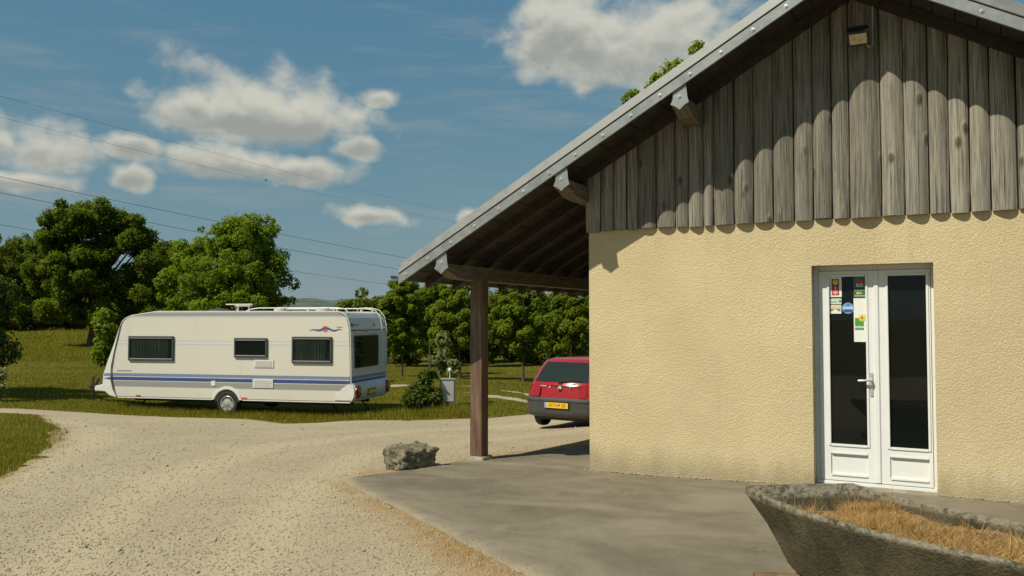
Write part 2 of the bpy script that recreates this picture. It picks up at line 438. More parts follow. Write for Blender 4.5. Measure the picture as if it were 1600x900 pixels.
def gravel_mat():
    m = bpy.data.materials.new('limestone_gravel'); m.use_nodes = True; n = NT(m.node_tree); b = m.node_tree.nodes['Principled BSDF']
    tc = n.n('ShaderNodeTexCoord'); o = tc.outputs['Object']
    a = n.n('ShaderNodeAttribute', attribute_name='tint')
    st = n.voro(o, 65, 'Color'); sd = n.voro(o, 65); st2 = n.voro(o, 140, 'Color')
    big = n.noise(o, 0.55, 6, 0.62); mid = n.noise(n.scale(o, (1, 1, 1)), 2.7, 5, 0.65)
    r_ = n.n('ShaderNodeSeparateColor'); n.put(r_.inputs[0], st); r2 = n.n('ShaderNodeSeparateColor'); n.put(r2.inputs[0], st2)
    c = n.mix(n.ramp(big, 0.32, 0.68), (0.335, 0.27, 0.17), (0.42, 0.35, 0.23))
    c = n.mix(n.math('MULTIPLY', n.ramp(mid, 0.42, 0.75), 0.4), c, (0.31, 0.245, 0.15))
    c = n.mix(n.math('MULTIPLY', n.lin(r_.outputs[0], 0.6, 1, 0, 0.8), n.ramp(big, 0.7, 0.35)), c, (0.48, 0.42, 0.31))
    c = n.mix(n.math('MULTIPLY', n.lin(r2.outputs[1], 0.68, 1, 0, 1), 0.45), c, (0.19, 0.155, 0.10))
    c = n.mix(n.math('MULTIPLY', n.lin(r2.outputs[0], 0.75, 1, 0, 1), 0.35), c, (0.52, 0.46, 0.35))
    tk = n.n('ShaderNodeAttribute', attribute_name='track')
    tkf = n.ramp(n.math('ADD', tk.outputs['Fac'], n.math('MULTIPLY', n.math('SUBTRACT', n.noise(o, 1.6, 5, 0.65), 0.5), 0.9)), 0.25, 0.95)
    c = n.mix(n.math('MULTIPLY', tkf, 0.6), c, (0.45, 0.375, 0.24))
    dry = n.ramp(n.math('ADD', a.outputs['Fac'], n.math('MULTIPLY', n.math('SUBTRACT', n.noise(o, 5, 6, 0.7), 0.5), 1.3)), 0.35, 1.0)
    c = n.mix(n.math('MULTIPLY', dry, 0.75), c, (0.30, 0.185, 0.075))
    n.put(b.inputs['Base Color'], c); b.inputs['Roughness'].default_value = 0.95; b.inputs['Specular IOR Level'].default_value = 0.15
    h = n.math('ADD', n.math('MULTIPLY', n.math('SUBTRACT', 1.0, sd), 0.6), n.math('ADD', n.math('MULTIPLY', n.noise(o, 70, 3, 0.6), 0.5), n.math('MULTIPLY', mid, 1.6)))
    n.put(b.inputs['Normal'], n.bump(h, 0.34, 0.010))
    return m


def asphalt_mat():
    m = bpy.data.materials.new('worn_asphalt'); m.use_nodes = True; n = NT(m.node_tree); b = m.node_tree.nodes['Principled BSDF']
    tc = n.n('ShaderNodeTexCoord'); o = tc.outputs['Object']
    a = n.n('ShaderNodeAttribute', attribute_name='tint')
    big = n.noise(n.scale(o, (1.0, 1.6, 1)), 0.8, 6, 0.62, 0.6); mid = n.noise(o, 5, 5, 0.65); fine = n.noise(o, 110, 3, 0.7)
    c = n.mix(n.ramp(big, 0.36, 0.66), (0.150, 0.127, 0.09), (0.238, 0.205, 0.145))
    c = n.mix(n.math('MULTIPLY', n.ramp(mid, 0.4, 0.75), 0.35), c, (0.26, 0.225, 0.16))
    c = n.mix(n.math('MULTIPLY', n.ramp(fine, 0.55, 0.75), 0.5), c, (0.31, 0.28, 0.21))
    c = n.mix(n.math('MULTIPLY', n.ramp(n.noise(o, 150, 2, 0.6), 0.45, 0.3), 0.4), c, (0.075, 0.062, 0.045))
    ck = n.n('ShaderNodeTexVoronoi', feature='DISTANCE_TO_EDGE'); n.put(ck.inputs['Vector'], n.vmath('ADD', o, n.noise(o, 2.5, 5, 0.6, color=True))); ck.inputs['Scale'].default_value = 0.55
    c = n.mix(n.math('MULTIPLY', n.math('MULTIPLY', n.ramp(ck.outputs['Distance'], 0.006, 0.0015), n.ramp(n.noise(o, 0.9, 3), 0.5, 0.62)), 0.6), c, (0.06, 0.05, 0.035))
    c = n.mix(n.math('MULTIPLY', n.ramp(n.noise(o, 1.3, 4, 0.5), 0.66, 0.74), 0.35), c, (0.085, 0.075, 0.055))
    edge = n.ramp(n.math('ADD', a.outputs['Fac'], n.math('MULTIPLY', n.math('SUBTRACT', n.noise(o, 2.2, 5, 0.65), 0.5), 1.1)), 0.4, 1.0)
    c = n.mix(n.math('MULTIPLY', edge, 0.75), c, (0.37, 0.31, 0.205))
    n.put(b.inputs['Base Color'], c); b.inputs['Roughness'].default_value = 0.9; b.inputs['Specular IOR Level'].default_value = 0.25
    n.put(b.inputs['Normal'], n.bump(n.math('ADD', fine, n.math('MULTIPLY', mid, 0.8)), 0.5, 0.008))
    return m


def glass_mat(name, tint=(0.02, 0.025, 0.022), rough=0.03, alpha=0.35):
    """dark window glass that lets part of the inside show"""
    m = bpy.data.materials.new(name); m.use_nodes = True; n = NT(m.node_tree); nt = m.node_tree
    b = nt.nodes['Principled BSDF']; out = nt.nodes['Material Output']
    tc = n.n('ShaderNodeTexCoord')
    n.put(b.inputs['Base Color'], n.mix(n.noise(tc.outputs['Object'], 3, 4), tint, tuple(k * 1.5 for k in tint)))
    b.inputs['Roughness'].default_value = rough; b.inputs['Specular IOR Level'].default_value = 0.5
    n.put(b.inputs['Normal'], n.bump(n.noise(tc.outputs['Object'], 1.7, 2), 0.02, 0.05))
    t = n.n('ShaderNodeBsdfTransparent'); t.inputs[0].default_value = (0.62, 0.68, 0.64, 1)
    mx = n.n('ShaderNodeMixShader'); mx.inputs[0].default_value = alpha
    nt.links.new(b.outputs[0], mx.inputs[1]); nt.links.new(t.outputs[0], mx.inputs[2]); nt.links.new(mx.outputs[0], out.inputs[0])
    return m


def zinc_mat(name, base, rough=0.45):
    m = bpy.data.materials.new(name); m.use_nodes = True; n = NT(m.node_tree); b = m.node_tree.nodes['Principled BSDF']
    tc = n.n('ShaderNodeTexCoord'); o = tc.outputs['Object']
    f = n.noise(n.scale(o, (2.5, 1, 2.5)), 2.2, 6, 0.65); s = n.noise(n.scale(o, (9, 9, 1.2)), 2.0, 4, 0.6)
    c = n.mix(n.ramp(f, 0.3, 0.7), tuple(k * 0.86 for k in base), tuple(k * 1.12 for k in base))
    c = n.mix(n.math('MULTIPLY', n.ramp(s, 0.55, 0.8), 0.35), c, tuple(k * 0.6 for k in base))
    n.put(b.inputs['Base Color'], c); b.inputs['Metallic'].default_value = 0.35
    n.put(b.inputs['Roughness'], n.lin(f, 0.2, 0.8, rough - .08, rough + .18))
    n.put(b.inputs['Normal'], n.bump(n.noise(o, 3.5, 3), 0.12, 0.02))
    return m


def boat_mat():
    m = bpy.data.materials.new('weathered_hull'); m.use_nodes = True; n = NT(m.node_tree); b = m.node_tree.nodes['Principled BSDF']
    tc = n.n('ShaderNodeTexCoord'); o = tc.outputs['Object']
    big = n.noise(n.scale(o, (1, 1, 0.6)), 3.2, 6, 0.65, 0.5); mid = n.noise(o, 13, 6, 0.68); fine = n.noise(o, 60, 4, 0.65)
    c = n.mix(n.ramp(big, 0.3, 0.7), (0.045, 0.037, 0.021), (0.115, 0.097, 0.058))
    c = n.mix(n.math('MULTIPLY', n.ramp(mid, 0.52, 0.72), 0.6), c, (0.075, 0.08, 0.03))
    c = n.mix(n.math('MULTIPLY', n.ramp(n.noise(o, 7, 6, 0.7), 0.58, 0.72), 0.35), c, (0.20, 0.17, 0.11))
    c = n.mix(n.math('MULTIPLY', n.ramp(fine, 0.45, 0.3), 0.5), c, (0.05, 0.04, 0.025))
    z = n.xyz(o)[2]
    rim = n.math('MULTIPLY', n.ramp(z, 0.515, 0.545), n.ramp(n.noise(o, 19, 6, 0.75), 0.36, 0.58))
    c = n.mix(n.math('MULTIPLY', rim, 0.85), c, (0.30, 0.27, 0.20))
    n.put(b.inputs['Base Color'], c); b.inputs['Roughness'].default_value = 0.9; b.inputs['Specular IOR Level'].default_value = 0.2
    n.put(b.inputs['Normal'], n.bump(n.math('ADD', n.math('MULTIPLY', mid, 1.2), fine), 0.8, 0.02))
    return m


def caravan_mat():
    """cream sheet metal with printed stripes set by height (metres above the ground)"""
    m = bpy.data.materials.new('caravan_side'); m.use_nodes = True; n = NT(m.node_tree); b = m.node_tree.nodes['Principled BSDF']
    tc = n.n('ShaderNodeTexCoord'); o = tc.outputs['Object']; z = n.xyz(o)[2]
    f = n.noise(o, 1.3, 5, 0.6)
    c = n.mix(f, (0.61, 0.585, 0.51), (0.66, 0.635, 0.56))
    def band(c, z0, z1, colr, k=1.0):
        a = n.math('MULTIPLY', n.math('GREATER_THAN', z, z0), n.math('LESS_THAN', z, z1))
        return n.mix(n.math('MULTIPLY', a, k), c, colr)
    c = band(c, 0.935, 1.045, (0.17, 0.23, 0.36)); c = band(c, 0.98, 1.0, (0.17, 0.23, 0.36), 1)
    c = band(c, 0.948, 0.962, (0.72, 0.70, 0.62)); c = band(c, 0.855, 0.948, (0.045, 0.075, 0.22))
    c = band(c, 0.69, 0.84, (0.29, 0.29, 0.27))
    c = band(c, 1.90, 1.916, (0.40, 0.47, 0.58)); c = band(c, 1.81, 1.826, (0.40, 0.47, 0.58)); c = band(c, 1.775, 1.787, (0.55, 0.58, 0.6))
    c = band(c, 1.085, 1.092, (0.6, 0.58, 0.5))
    c = band(c, 2.555, 2.645, (0.30, 0.31, 0.32)); c = band(c, 2.525, 2.545, (0.40, 0.46, 0.56))
    dirt = n.math('MULTIPLY', n.ramp(n.noise(n.scale(o, (3, 3, 0.5)), 1.6, 5, 0.6), 0.5, 0.8), 0.14)
    c = n.mix(dirt, c, (0.35, 0.32, 0.22))
    n.put(b.inputs['Base Color'], c); b.inputs['Roughness'].default_value = 0.38
    n.put(b.inputs['Normal'], n.bump(n.math('ADD', n.noise(o, 90, 3), n.math('MULTIPLY', n.noise(o, 2, 2), 2)), 0.08, 0.004))
    return m


M = {}
M['wall'] = render_wall_mat(); M['plank'] = plank_mat(); M['ground'] = ground_mat(); M['gravel'] = gravel_mat(); M['asphalt'] = asphalt_mat()
M['zinc'] = zinc_mat('zinc_flashing', (0.255, 0.275, 0.28)); M['zinc_top'] = zinc_mat('zinc_cover', (0.215, 0.218, 0.213), 0.55)
M['screw'] = mat('screw_head', (0.6, 0.6, 0.58), 0.3, 0.7)
M['roof'] = mat('roof_tiles', (0.16, 0.13, 0.11), 0.8, var=.25, vscale=3)
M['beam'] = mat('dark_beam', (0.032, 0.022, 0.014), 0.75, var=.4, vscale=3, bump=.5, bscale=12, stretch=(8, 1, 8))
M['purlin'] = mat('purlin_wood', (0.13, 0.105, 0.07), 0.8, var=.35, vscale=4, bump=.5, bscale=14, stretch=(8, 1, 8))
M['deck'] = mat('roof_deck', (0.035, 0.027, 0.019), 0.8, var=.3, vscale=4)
M['back'] = mat('gable_backing', (0.03, 0.026, 0.02), 0.9)
M['post'] = mat('stained_post', (0.125, 0.070, 0.043), 0.6, var=.35, vscale=3, bump=.6, bscale=10, stretch=(9, 9, 0.8), dirt=.55, dirtcol=(0.30, 0.22, 0.14))
M['concrete'] = mat('plinth_concrete', (0.36, 0.33, 0.26), 0.9, var=.2, vscale=8, bump=.5, bscale=40, dirt=.4)
M['pvc'] = mat('white_pvc', (0.76, 0.77, 0.76), 0.35, var=.02, dirt=.06)
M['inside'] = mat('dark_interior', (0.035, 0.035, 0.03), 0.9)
M['doorglass'] = glass_mat('door_glass', (0.008, 0.010, 0.009), 0.02, 0.35)
M['chrome'] = mat('metal_handle', (0.75, 0.75, 0.72), 0.25, 0.6, var=.03)
M['rubber'] = mat('black_rubber', (0.018, 0.018, 0.018), 0.75, var=.2)
M['black'] = mat('black_plastic', (0.02, 0.02, 0.02), 0.5, var=.15)
M['caravan'] = caravan_mat()
M['cream'] = mat('caravan_white', (0.70, 0.69, 0.645), 0.35, var=.04, dirt=.12, dirtcol=(.4, .37, .28))
M['frame'] = mat('window_frame_grey', (0.065, 0.07, 0.075), 0.4, var=.08)
M['carglass'] = glass_mat('caravan_window', (0.012, 0.017, 0.017), 0.04, 0.72)
M['curtain'] = mat('curtain_cloth', (0.36, 0.385, 0.375), 0.9, var=.1)
M['hub'] = mat('wheel_cover', (0.55, 0.55, 0.52), 0.3, 0.5, var=.1, dirt=.3)
M['redlamp'] = mat('red_lamp', (0.28, 0.012, 0.018), 0.15, var=.15, vscale=30, coat=.5)
M['orange'] = mat('orange_reflector', (0.75, 0.13, 0.02), 0.25, var=.1)
M['yellow'] = mat('plate_yellow', (0.78, 0.47, 0.02), 0.45, var=.05)
M['blue'] = mat('print_blue', (0.05, 0.09, 0.28), 0.5, var=.05); M['skyblue'] = mat('print_light_blue', (0.18, 0.34, 0.68), 0.5, var=.05)
M['red'] = mat('car_red', (0.34, 0.012, 0.013), 0.22, var=.06, coat=.6)
M['bumper'] = mat('bumper_grey', (0.05, 0.052, 0.053), 0.5, var=.1)
M['carwin'] = glass_mat('car_glass', (0.018, 0.028, 0.026), 0.03, 0.4)
M['rock'] = mat('limestone_block', (0.21, 0.185, 0.125), 0.95, var=.5, vscale=11, bump=1.0, bscale=22, bdist=.05, dirt=.95, dirtcol=(.055, .055, .03))
M['boat'] = boat_mat(); M['soil'] = mat('boat_soil', (0.25, 0.15, 0.065), 0.95, var=.4, vscale=14, bump=1, bscale=35, bdist=.03)
M['log'] = mat('log_bark', (0.17, 0.105, 0.055), 0.85, var=.35, vscale=6, bump=.7, bscale=14)
M['bark'] = mat('tree_bark', (0.085, 0.068, 0.045), 0.95, var=.3, vscale=5, bump=.8, bscale=12, bdist=.03)
M['wire'] = mat('power_cable', (0.16, 0.165, 0.17), 0.6)
M['grey_box'] = mat('meter_box_grey', (0.33, 0.35, 0.34), 0.5, var=.06, dirt=.2)
M['oak'] = leaf_mat('oak_leaves', (0.046, 0.074, 0.008), (0.175, 0.228, 0.018), .52)
M['linden'] = leaf_mat('linden_leaves', (0.076, 0.122, 0.010), (0.25, 0.325, 0.026), .52)
M['maple'] = leaf_mat('maple_leaves', (0.070, 0.112, 0.010), (0.24, 0.305, 0.026), .52)
M['far'] = leaf_mat('woodland_leaves', (0.046, 0.070, 0.010), (0.185, 0.22, 0.024), .52)
M['pale'] = leaf_mat('pale_sapling_leaves', (0.13, 0.17, 0.06), (0.30, 0.33, 0.14), .35)
M['bush'] = leaf_mat('bush_leaves', (0.026, 0.044, 0.008), (0.11, 0.145, 0.02), .3)
M['grass'] = leaf_mat('grass_blades', (0.105, 0.110, 0.008), (0.30, 0.262, 0.034), .4)
M['straw'] = leaf_mat('dry_straw', (0.24, 0.135, 0.045), (0.60, 0.40, 0.17), .25)
M['stone'] = leaf_mat('loose_stones', (0.25, 0.205, 0.135), (0.50, 0.44, 0.33), 0.0)

# ================================================================== SETTING
rng = np.random.default_rng(7)
random.seed(11)


def poly_sdf(P, poly):
    """signed distance of points Nx2 to a polygon, negative inside"""
    poly = np.array(poly, float); d = np.full(len(P), 1e9); ins = np.zeros(len(P), bool)
    for a, b in zip(poly, np.roll(poly, -1, 0)):
        e = b - a; wv = P - a
        t = np.clip((wv @ e) / max(e @ e, 1e-12), 0, 1)
        d = np.minimum(d, np.hypot(*(wv - t[:, None] * e).T))
        c = (a[1] <= P[:, 1]) != (b[1] <= P[:, 1])
        with np.errstate(divide='ignore', invalid='ignore'):
            xi = a[0] + (P[:, 1] - a[1]) / (b[1] - a[1]) * e[0]
        ins ^= c & (P[:, 0] < xi)
    return np.where(ins, -d, d)


def wig(P, amp, freq, seed=0):
    """cheap smooth noise for ragged edges"""
    r_ = np.random.default_rng(seed); s = np.zeros(len(P))
    for k in range(9):
        a = r_.uniform(0, 2 * math.pi); fr = freq * 1.45 ** (k - 2); ph = r_.uniform(0, 6.28)
        s += np.sin((P[:, 0] * math.cos(a) + P[:, 1] * math.sin(a)) * fr + ph) / 1.25 ** k
    return s * amp / 3.0


def sheet(name, sdf, x0, x1, y0, y1, h, off, mat_, tintf=None):
    """a patch of the terrain cut along sdf = 0"""
    nx, ny = int((x1 - x0) / h) + 1, int((y1 - y0) / h) + 1
    gx, gy = np.meshgrid(np.linspace(x0, x1, nx), np.linspace(y0, y1, ny)); P = np.stack([gx.ravel(), gy.ravel()], 1)
    s = sdf(P); e = 0.01
    near = np.abs(s) < h * 0.75
    Pn = P[near]; gxs = (sdf(Pn + [e, 0]) - sdf(Pn - [e, 0])) / (2 * e); gys = (sdf(Pn + [0, e]) - sdf(Pn - [0, e])) / (2 * e)
    gl = np.maximum(gxs ** 2 + gys ** 2, 0.3)
    P[near] -= np.clip(np.stack([gxs, gys], 1) * (s[near] / gl)[:, None], -h * .75, h * .75)
    s2 = sdf(P)
    i = np.arange(nx * ny).reshape(ny, nx)
    q = np.stack([i[:-1, :-1].ravel(), i[:-1, 1:].ravel(), i[1:, 1:].ravel(), i[1:, :-1].ravel()], 1)
    q = q[(s2[q] < h * 0.22).all(1)]
    used = np.unique(q); remap = np.full(nx * ny, -1); remap[used] = np.arange(len(used)); q = remap[q]; P = P[used]; s2 = s2[used]
    z = zt(P[:, 0], P[:, 1]) + (off(P, s2) if callable(off) else off)
    return np_mesh(name, np.column_stack([P, z]), q, mat_, tint=None if tintf is None else tintf(P, s2), smooth=True)


# ground: one sheet out to the horizon
rad = np.concatenate([[0.0], np.geomspace(0.6, 4000, 210)]); NA = 300
aa = np.linspace(0, 2 * math.pi, NA, endpoint=False)
gx = rad[:, None] * np.cos(aa)[None, :]; gy = rad[:, None] * np.sin(aa)[None, :]
gz = zt(gx, gy)
vi = np.arange(len(rad) * NA).reshape(len(rad), NA)
gf = np.stack([vi[:-1].ravel(), vi[1:].ravel(), np.roll(vi[1:], -1, 1).ravel(), np.roll(vi[:-1], -1, 1).ravel()], 1)
gr = np_mesh('ground', np.column_stack([gx.ravel(), gy.ravel(), gz.ravel()]), gf[NA:], M['ground'], smooth=True)
tag(gr, 'green and straw coloured meadow grass ground', None, kind='structure')

gravel_poly = [tuple(on_ground(*p)) for p in [(-420, 634), (-100, 637), (0, 639), (60, 641), (130, 645), (250, 651), (400, 657), (530, 659), (640, 658), (740, 654), (830, 648), (921, 641)]]
gravel_poly += [(-3, 23), (9, 23), (9, -8), (-16, -8)]
patch_poly = [tuple(on_ground(*p)) for p in [(-300, 643), (0, 646), (58, 650), (90, 670), (86, 690), (45, 718), (0, 746), (-120, 800), (-420, 860)]]
asphalt_poly = [tuple(on_ground(*p)) for p in [(533, 750), (560, 768), (610, 792), (660, 820), (720, 850), (790, 884), (826, 902), (900, 950), (1010, 1050)]]
asphalt_poly += [(1.0, 1.6), (9, 1.6), (9, 8.72), (-3.5, 8.72), (-3.5, 11.2)] + [tuple(on_ground(*p)) for p in [(922, 699), (850, 706), (807, 711), (764, 716), (735, 718), (690, 728), (600, 740)]]


def gravel_sdf(P):
    return np.maximum(poly_sdf(P, gravel_poly), -poly_sdf(P, patch_poly)) + wig(P, 0.16, 3.0, 3)


def asphalt_sdf(P): return poly_sdf(P, asphalt_poly) + wig(P, 0.035, 5.0, 5)


def gravel_tint(P, s):
    d = poly_sdf(P, asphalt_poly)
    return np.clip(1.2 * np.clip(.78 + .6 * wig(P, 1.0, 1.5, 61), .35, 1.1) * np.exp(-np.maximum(d, 0) / 0.55) + 0.8 * np.exp(np.minimum(s, 0) / 0.35) * (P[:, 0] < -6), 0, 1)


gv = sheet('gravel_drive', gravel_sdf, -24, 9.2, -8.2, 24, 0.13, 0.010, M['gravel'], gravel_tint)
gpts = np.empty(len(gv.data.vertices) * 3, dtype=np.float32); gv.data.vertices.foreach_get('co', gpts); gpts = gpts.reshape(-1, 3)[:, :2].astype(float)
trk = np.zeros(len(gpts))
for pl in ([(330, 1000), (380, 880), (450, 790), (560, 715), (740, 690), (921, 672)], [(20, 1000), (110, 860), (230, 760), (420, 700), (680, 672), (900, 656)], [(-60, 780), (60, 730), (160, 690), (150, 668), (0, 643), (-200, 637)]):
    w_ = np.array([on_ground(*q_) for q_ in pl]); dmin = np.full(len(gpts), 1e9)
    for a_, b_ in zip(w_[:-1], w_[1:]):
        e_ = b_ - a_; v_ = gpts - a_; t_ = np.clip((v_ @ e_) / (e_ @ e_), 0, 1); dmin = np.minimum(dmin, np.hypot(*(v_ - t_[:, None] * e_).T))
    trk = np.maximum(trk, np.exp(-(dmin / .38) ** 2))
ta_ = gv.data.attributes.new('track', 'FLOAT', 'POINT'); ta_.data.foreach_set('value', trk.astype(np.float32))
tag(gv, 'pale beige limestone gravel drive', None, kind='structure')
ap = sheet('asphalt_forecourt', asphalt_sdf, -7.2, 9.2, 1.4, 11.6, 0.085, lambda P, s: 0.013 + 0.022 * np.clip(-s / 0.12, 0, 1), M['asphalt'],
           lambda P, s: np.clip(np.exp(np.minimum(s, 0) / 0.22) * .9 * (P[:, 1] < 8.3) + 0.75 * np.exp(-np.abs(P[:, 1] - 8.65) / 0.28), 0, 1))
tag(ap, 'worn grey asphalt forecourt in front of the house', None, kind='structure')


def track_sdf(P):
    pl = np.array([on_ground(*p) for p in [(560, 607), (640, 603), (700, 609), (760, 618), (830, 629), (930, 640)]])
    d = np.full(len(P), 1e9)
    for a, b in zip(pl[:-1], pl[1:]):
        e = b - a; wv = P - a; t = np.clip((wv @ e) / (e @ e), 0, 1); d = np.minimum(d, np.hypot(*(wv - t[:, None] * e).T))
    d2 = np.full(len(P), 1e9)
    for a, b in zip(pl[:-1], pl[1:]):
        a, b = a + [.25, 1.5], b + [.25, 1.5]; e = b - a; wv = P - a; t = np.clip((wv @ e) / (e @ e), 0, 1); d2 = np.minimum(d2, np.hypot(*(wv - t[:, None] * e).T))
    return np.minimum(d, d2) - 0.10 + wig(P, 0.34, 1.9, 9)


tk = sheet('dirt_track', track_sdf, -22, 2, 15, 38, 0.16, 0.012, M['gravel'], lambda P, s: np.full(len(P), .1))
tag(tk, 'narrow pale dirt track across the lawn', None, kind='structure')

# far wooded hills
for k, (a0, a1, dist, hgt, sd) in enumerate([(-60, -8, 2300, 78, 1), (-34, 20, 3000, 95, 2)]):
    n_ = 90; vs = []; r_ = np.random.default_rng(sd); ph = r_.uniform(0, 6, 6)
    for i in range(n_ + 1):
        t = i / n_; az_ = R(a0 + (a1 - a0) * t)
        hh = hgt * math.sin(math.pi * min(1, max(0, t))) ** 0.6 * (0.72 + 0.16 * math.sin(5 * t * 3 + ph[0]) + 0.08 * math.sin(31 * t + ph[1])) + 2.5 * math.sin(140 * t + ph[2])
        for dd, zz in ((dist - 500, -12), (dist - 150, hh * .75), (dist, hh), (dist + 400, hh * .6), (dist + 700, -12)):
            vs.append((math.sin(az_) * dd, math.cos(az_) * dd, zz))
    v_ = np.array(vs); idx = np.arange(len(vs)).reshape(n_ + 1, 5)
    q = np.stack([idx[:-1, :-1].ravel(), idx[1:, :-1].ravel(), idx[1:, 1:].ravel(), idx[:-1, 1:].ravel()], 1)
    if k == 0: M['hill'] = mat('wooded_hill', (0.07, 0.10, 0.075), 0.95, var=.3, vscale=.02)  # distance haze is put into the colour as a bluish green
    tag(np_mesh('wooded_hill', v_, q, M['hill'], smooth=True), 'far low wooded hill on the horizon', None, kind='structure')

# ================================================================== BUILDING
BL = Vector((-.775, 12.65, -.05))
bld = empty('building', BL, 0, 'cream rendered building with weathered plank gable and zinc edged roof', 'building')
YW, YF = 8.65, 8.0          # wall face, roof verge face
XL, XR, YB = -3.545, 2.0, 16.65
RIDGE, ZR, SL = -.775, 4.775, 0.56


def low(x): return ZR - SL * abs(x - RIDGE)          # lower edge of the verge flashing


def B(mb, name, mat_, parent=None, **kw):
    return mb.build(name, mat_, parent or bld, loc=None if parent else tuple(-BL), **kw)


DX0, DX1, DZ = -1.18, -.105, 2.15
wl = MB()
wl.box(XL, DX0, YW, YW + .25, -.35, 2.605); wl.box(DX1, XR, YW, YW + .25, -.35, 2.605); wl.box(DX0, DX1, YW, YW + .25, DZ, 2.605); wl.box(DX0, DX1, YW + .01, YW + .25, -.35, -.02)
B(wl, 'wall', M['wall'])
sw = MB(); sw.box(XL, XL + .25, YW + .25, YB, -.6, 3.2); B(sw, 'wall', M['wall'])
sw = MB(); sw.box(XR - .25, XR, YW + .25, YB, -.6, 3.2); B(sw, 'wall', M['wall'])
bw = MB(); bw.prism([(XL, -.7), (XR, -.7), (XR, 3.2), (RIDGE, 4.75), (XL, 3.2)], YB, YB + .25, 'y'); B(bw, 'wall', M['wall'])
bk = MB(); bk.prism([(XL, 2.607), (XR, 2.607), (XR, low(XR) + .05), (RIDGE, ZR + .05), (XL, low(XL) + .05)], YW - .004, YW + .2, 'y'); B(bk, 'gable_backing', M['back'])
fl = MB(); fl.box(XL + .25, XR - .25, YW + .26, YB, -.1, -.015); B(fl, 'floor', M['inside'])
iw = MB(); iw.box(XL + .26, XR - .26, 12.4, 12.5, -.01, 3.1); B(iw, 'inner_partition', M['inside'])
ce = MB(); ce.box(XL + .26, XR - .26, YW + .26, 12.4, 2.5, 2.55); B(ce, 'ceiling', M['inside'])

# planks: slab-sawn boards, round on the outside
edges = [-3.575, -3.396, -3.242, -3.089, -2.961, -2.754, -2.546, -2.403, -2.246, -2.133, -1.922, -1.727, -1.532, -1.328, -1.148, -.973, -.814, -.532, -.33, -.127, .045, .208, .373, .58]
while edges[-1] < XR - .1: edges.append(edges[-1] + random.choice((.15, .18, .2, .23)))
edges[-1] = XR + .03
for i, (a, b) in enumerate(zip(edges[:-1], edges[1:])):
    a += .004; b -= .004; wd = b - a
    bow = .018 + .13 * wd + random.uniform(-.006, .006); skew = random.uniform(-.12, .12); bot = 2.600 + random.uniform(-.012, .010)
    top = min(low(a), low(b)) + .045
    NP = 9; mb = MB(); rows = []
    levels = [0, .12, .45, 1] if top - bot > .5 else [0, 1]
    for li, t in enumerate(levels):
        jl, jr = (random.uniform(-.003, .006), random.uniform(-.006, .003)) if li else (random.uniform(0, .006), -random.uniform(0, .006))
        row = []
        for k in range(NP):
            u = -1 + 2 * k / (NP - 1)
            us = u + skew * (1 - u * u)
            x = a + jl + (wd - jl + jr) * (us * .5 + .5)
            y = YW - .010 - bow * (1 - abs(u) ** 2.1) - .012
            z = bot + t * (top - bot) if t < 1 else min(low(x) + .045, ZR + .03)
            if t == 0: z += random.uniform(-.002, .002)
            row.append((x, y, z))
        row += [(b + jr, YW - .006, row[-1][2]), (a + jl, YW - .006, row[0][2])]
        rows.append(row)
    n_ = NP + 2; vs = [p_ for r_ in rows for p_ in r_]; L = len(rows)
    fs = [(r_ * n_ + k, r_ * n_ + (k + 1) % n_, (r_ + 1) * n_ + (k + 1) % n_, (r_ + 1) * n_ + k) for r_ in range(L - 1) for k in range(n_)]
    fs += [tuple(range(n_)), tuple((L - 1) * n_ + k for k in range(n_))[::-1]]
    mb.add(vs, fs); B(mb, 'plank', M['plank'], smooth=True)

# roof
EX0, EX1 = -5.66, 2.75


def slope_poly(x0, x1, d0, d1): return [(x0, low(x0) + d0), (x1, low(x1) + d0), (x1, low(x1) + d1), (x0, low(x0) + d1)]


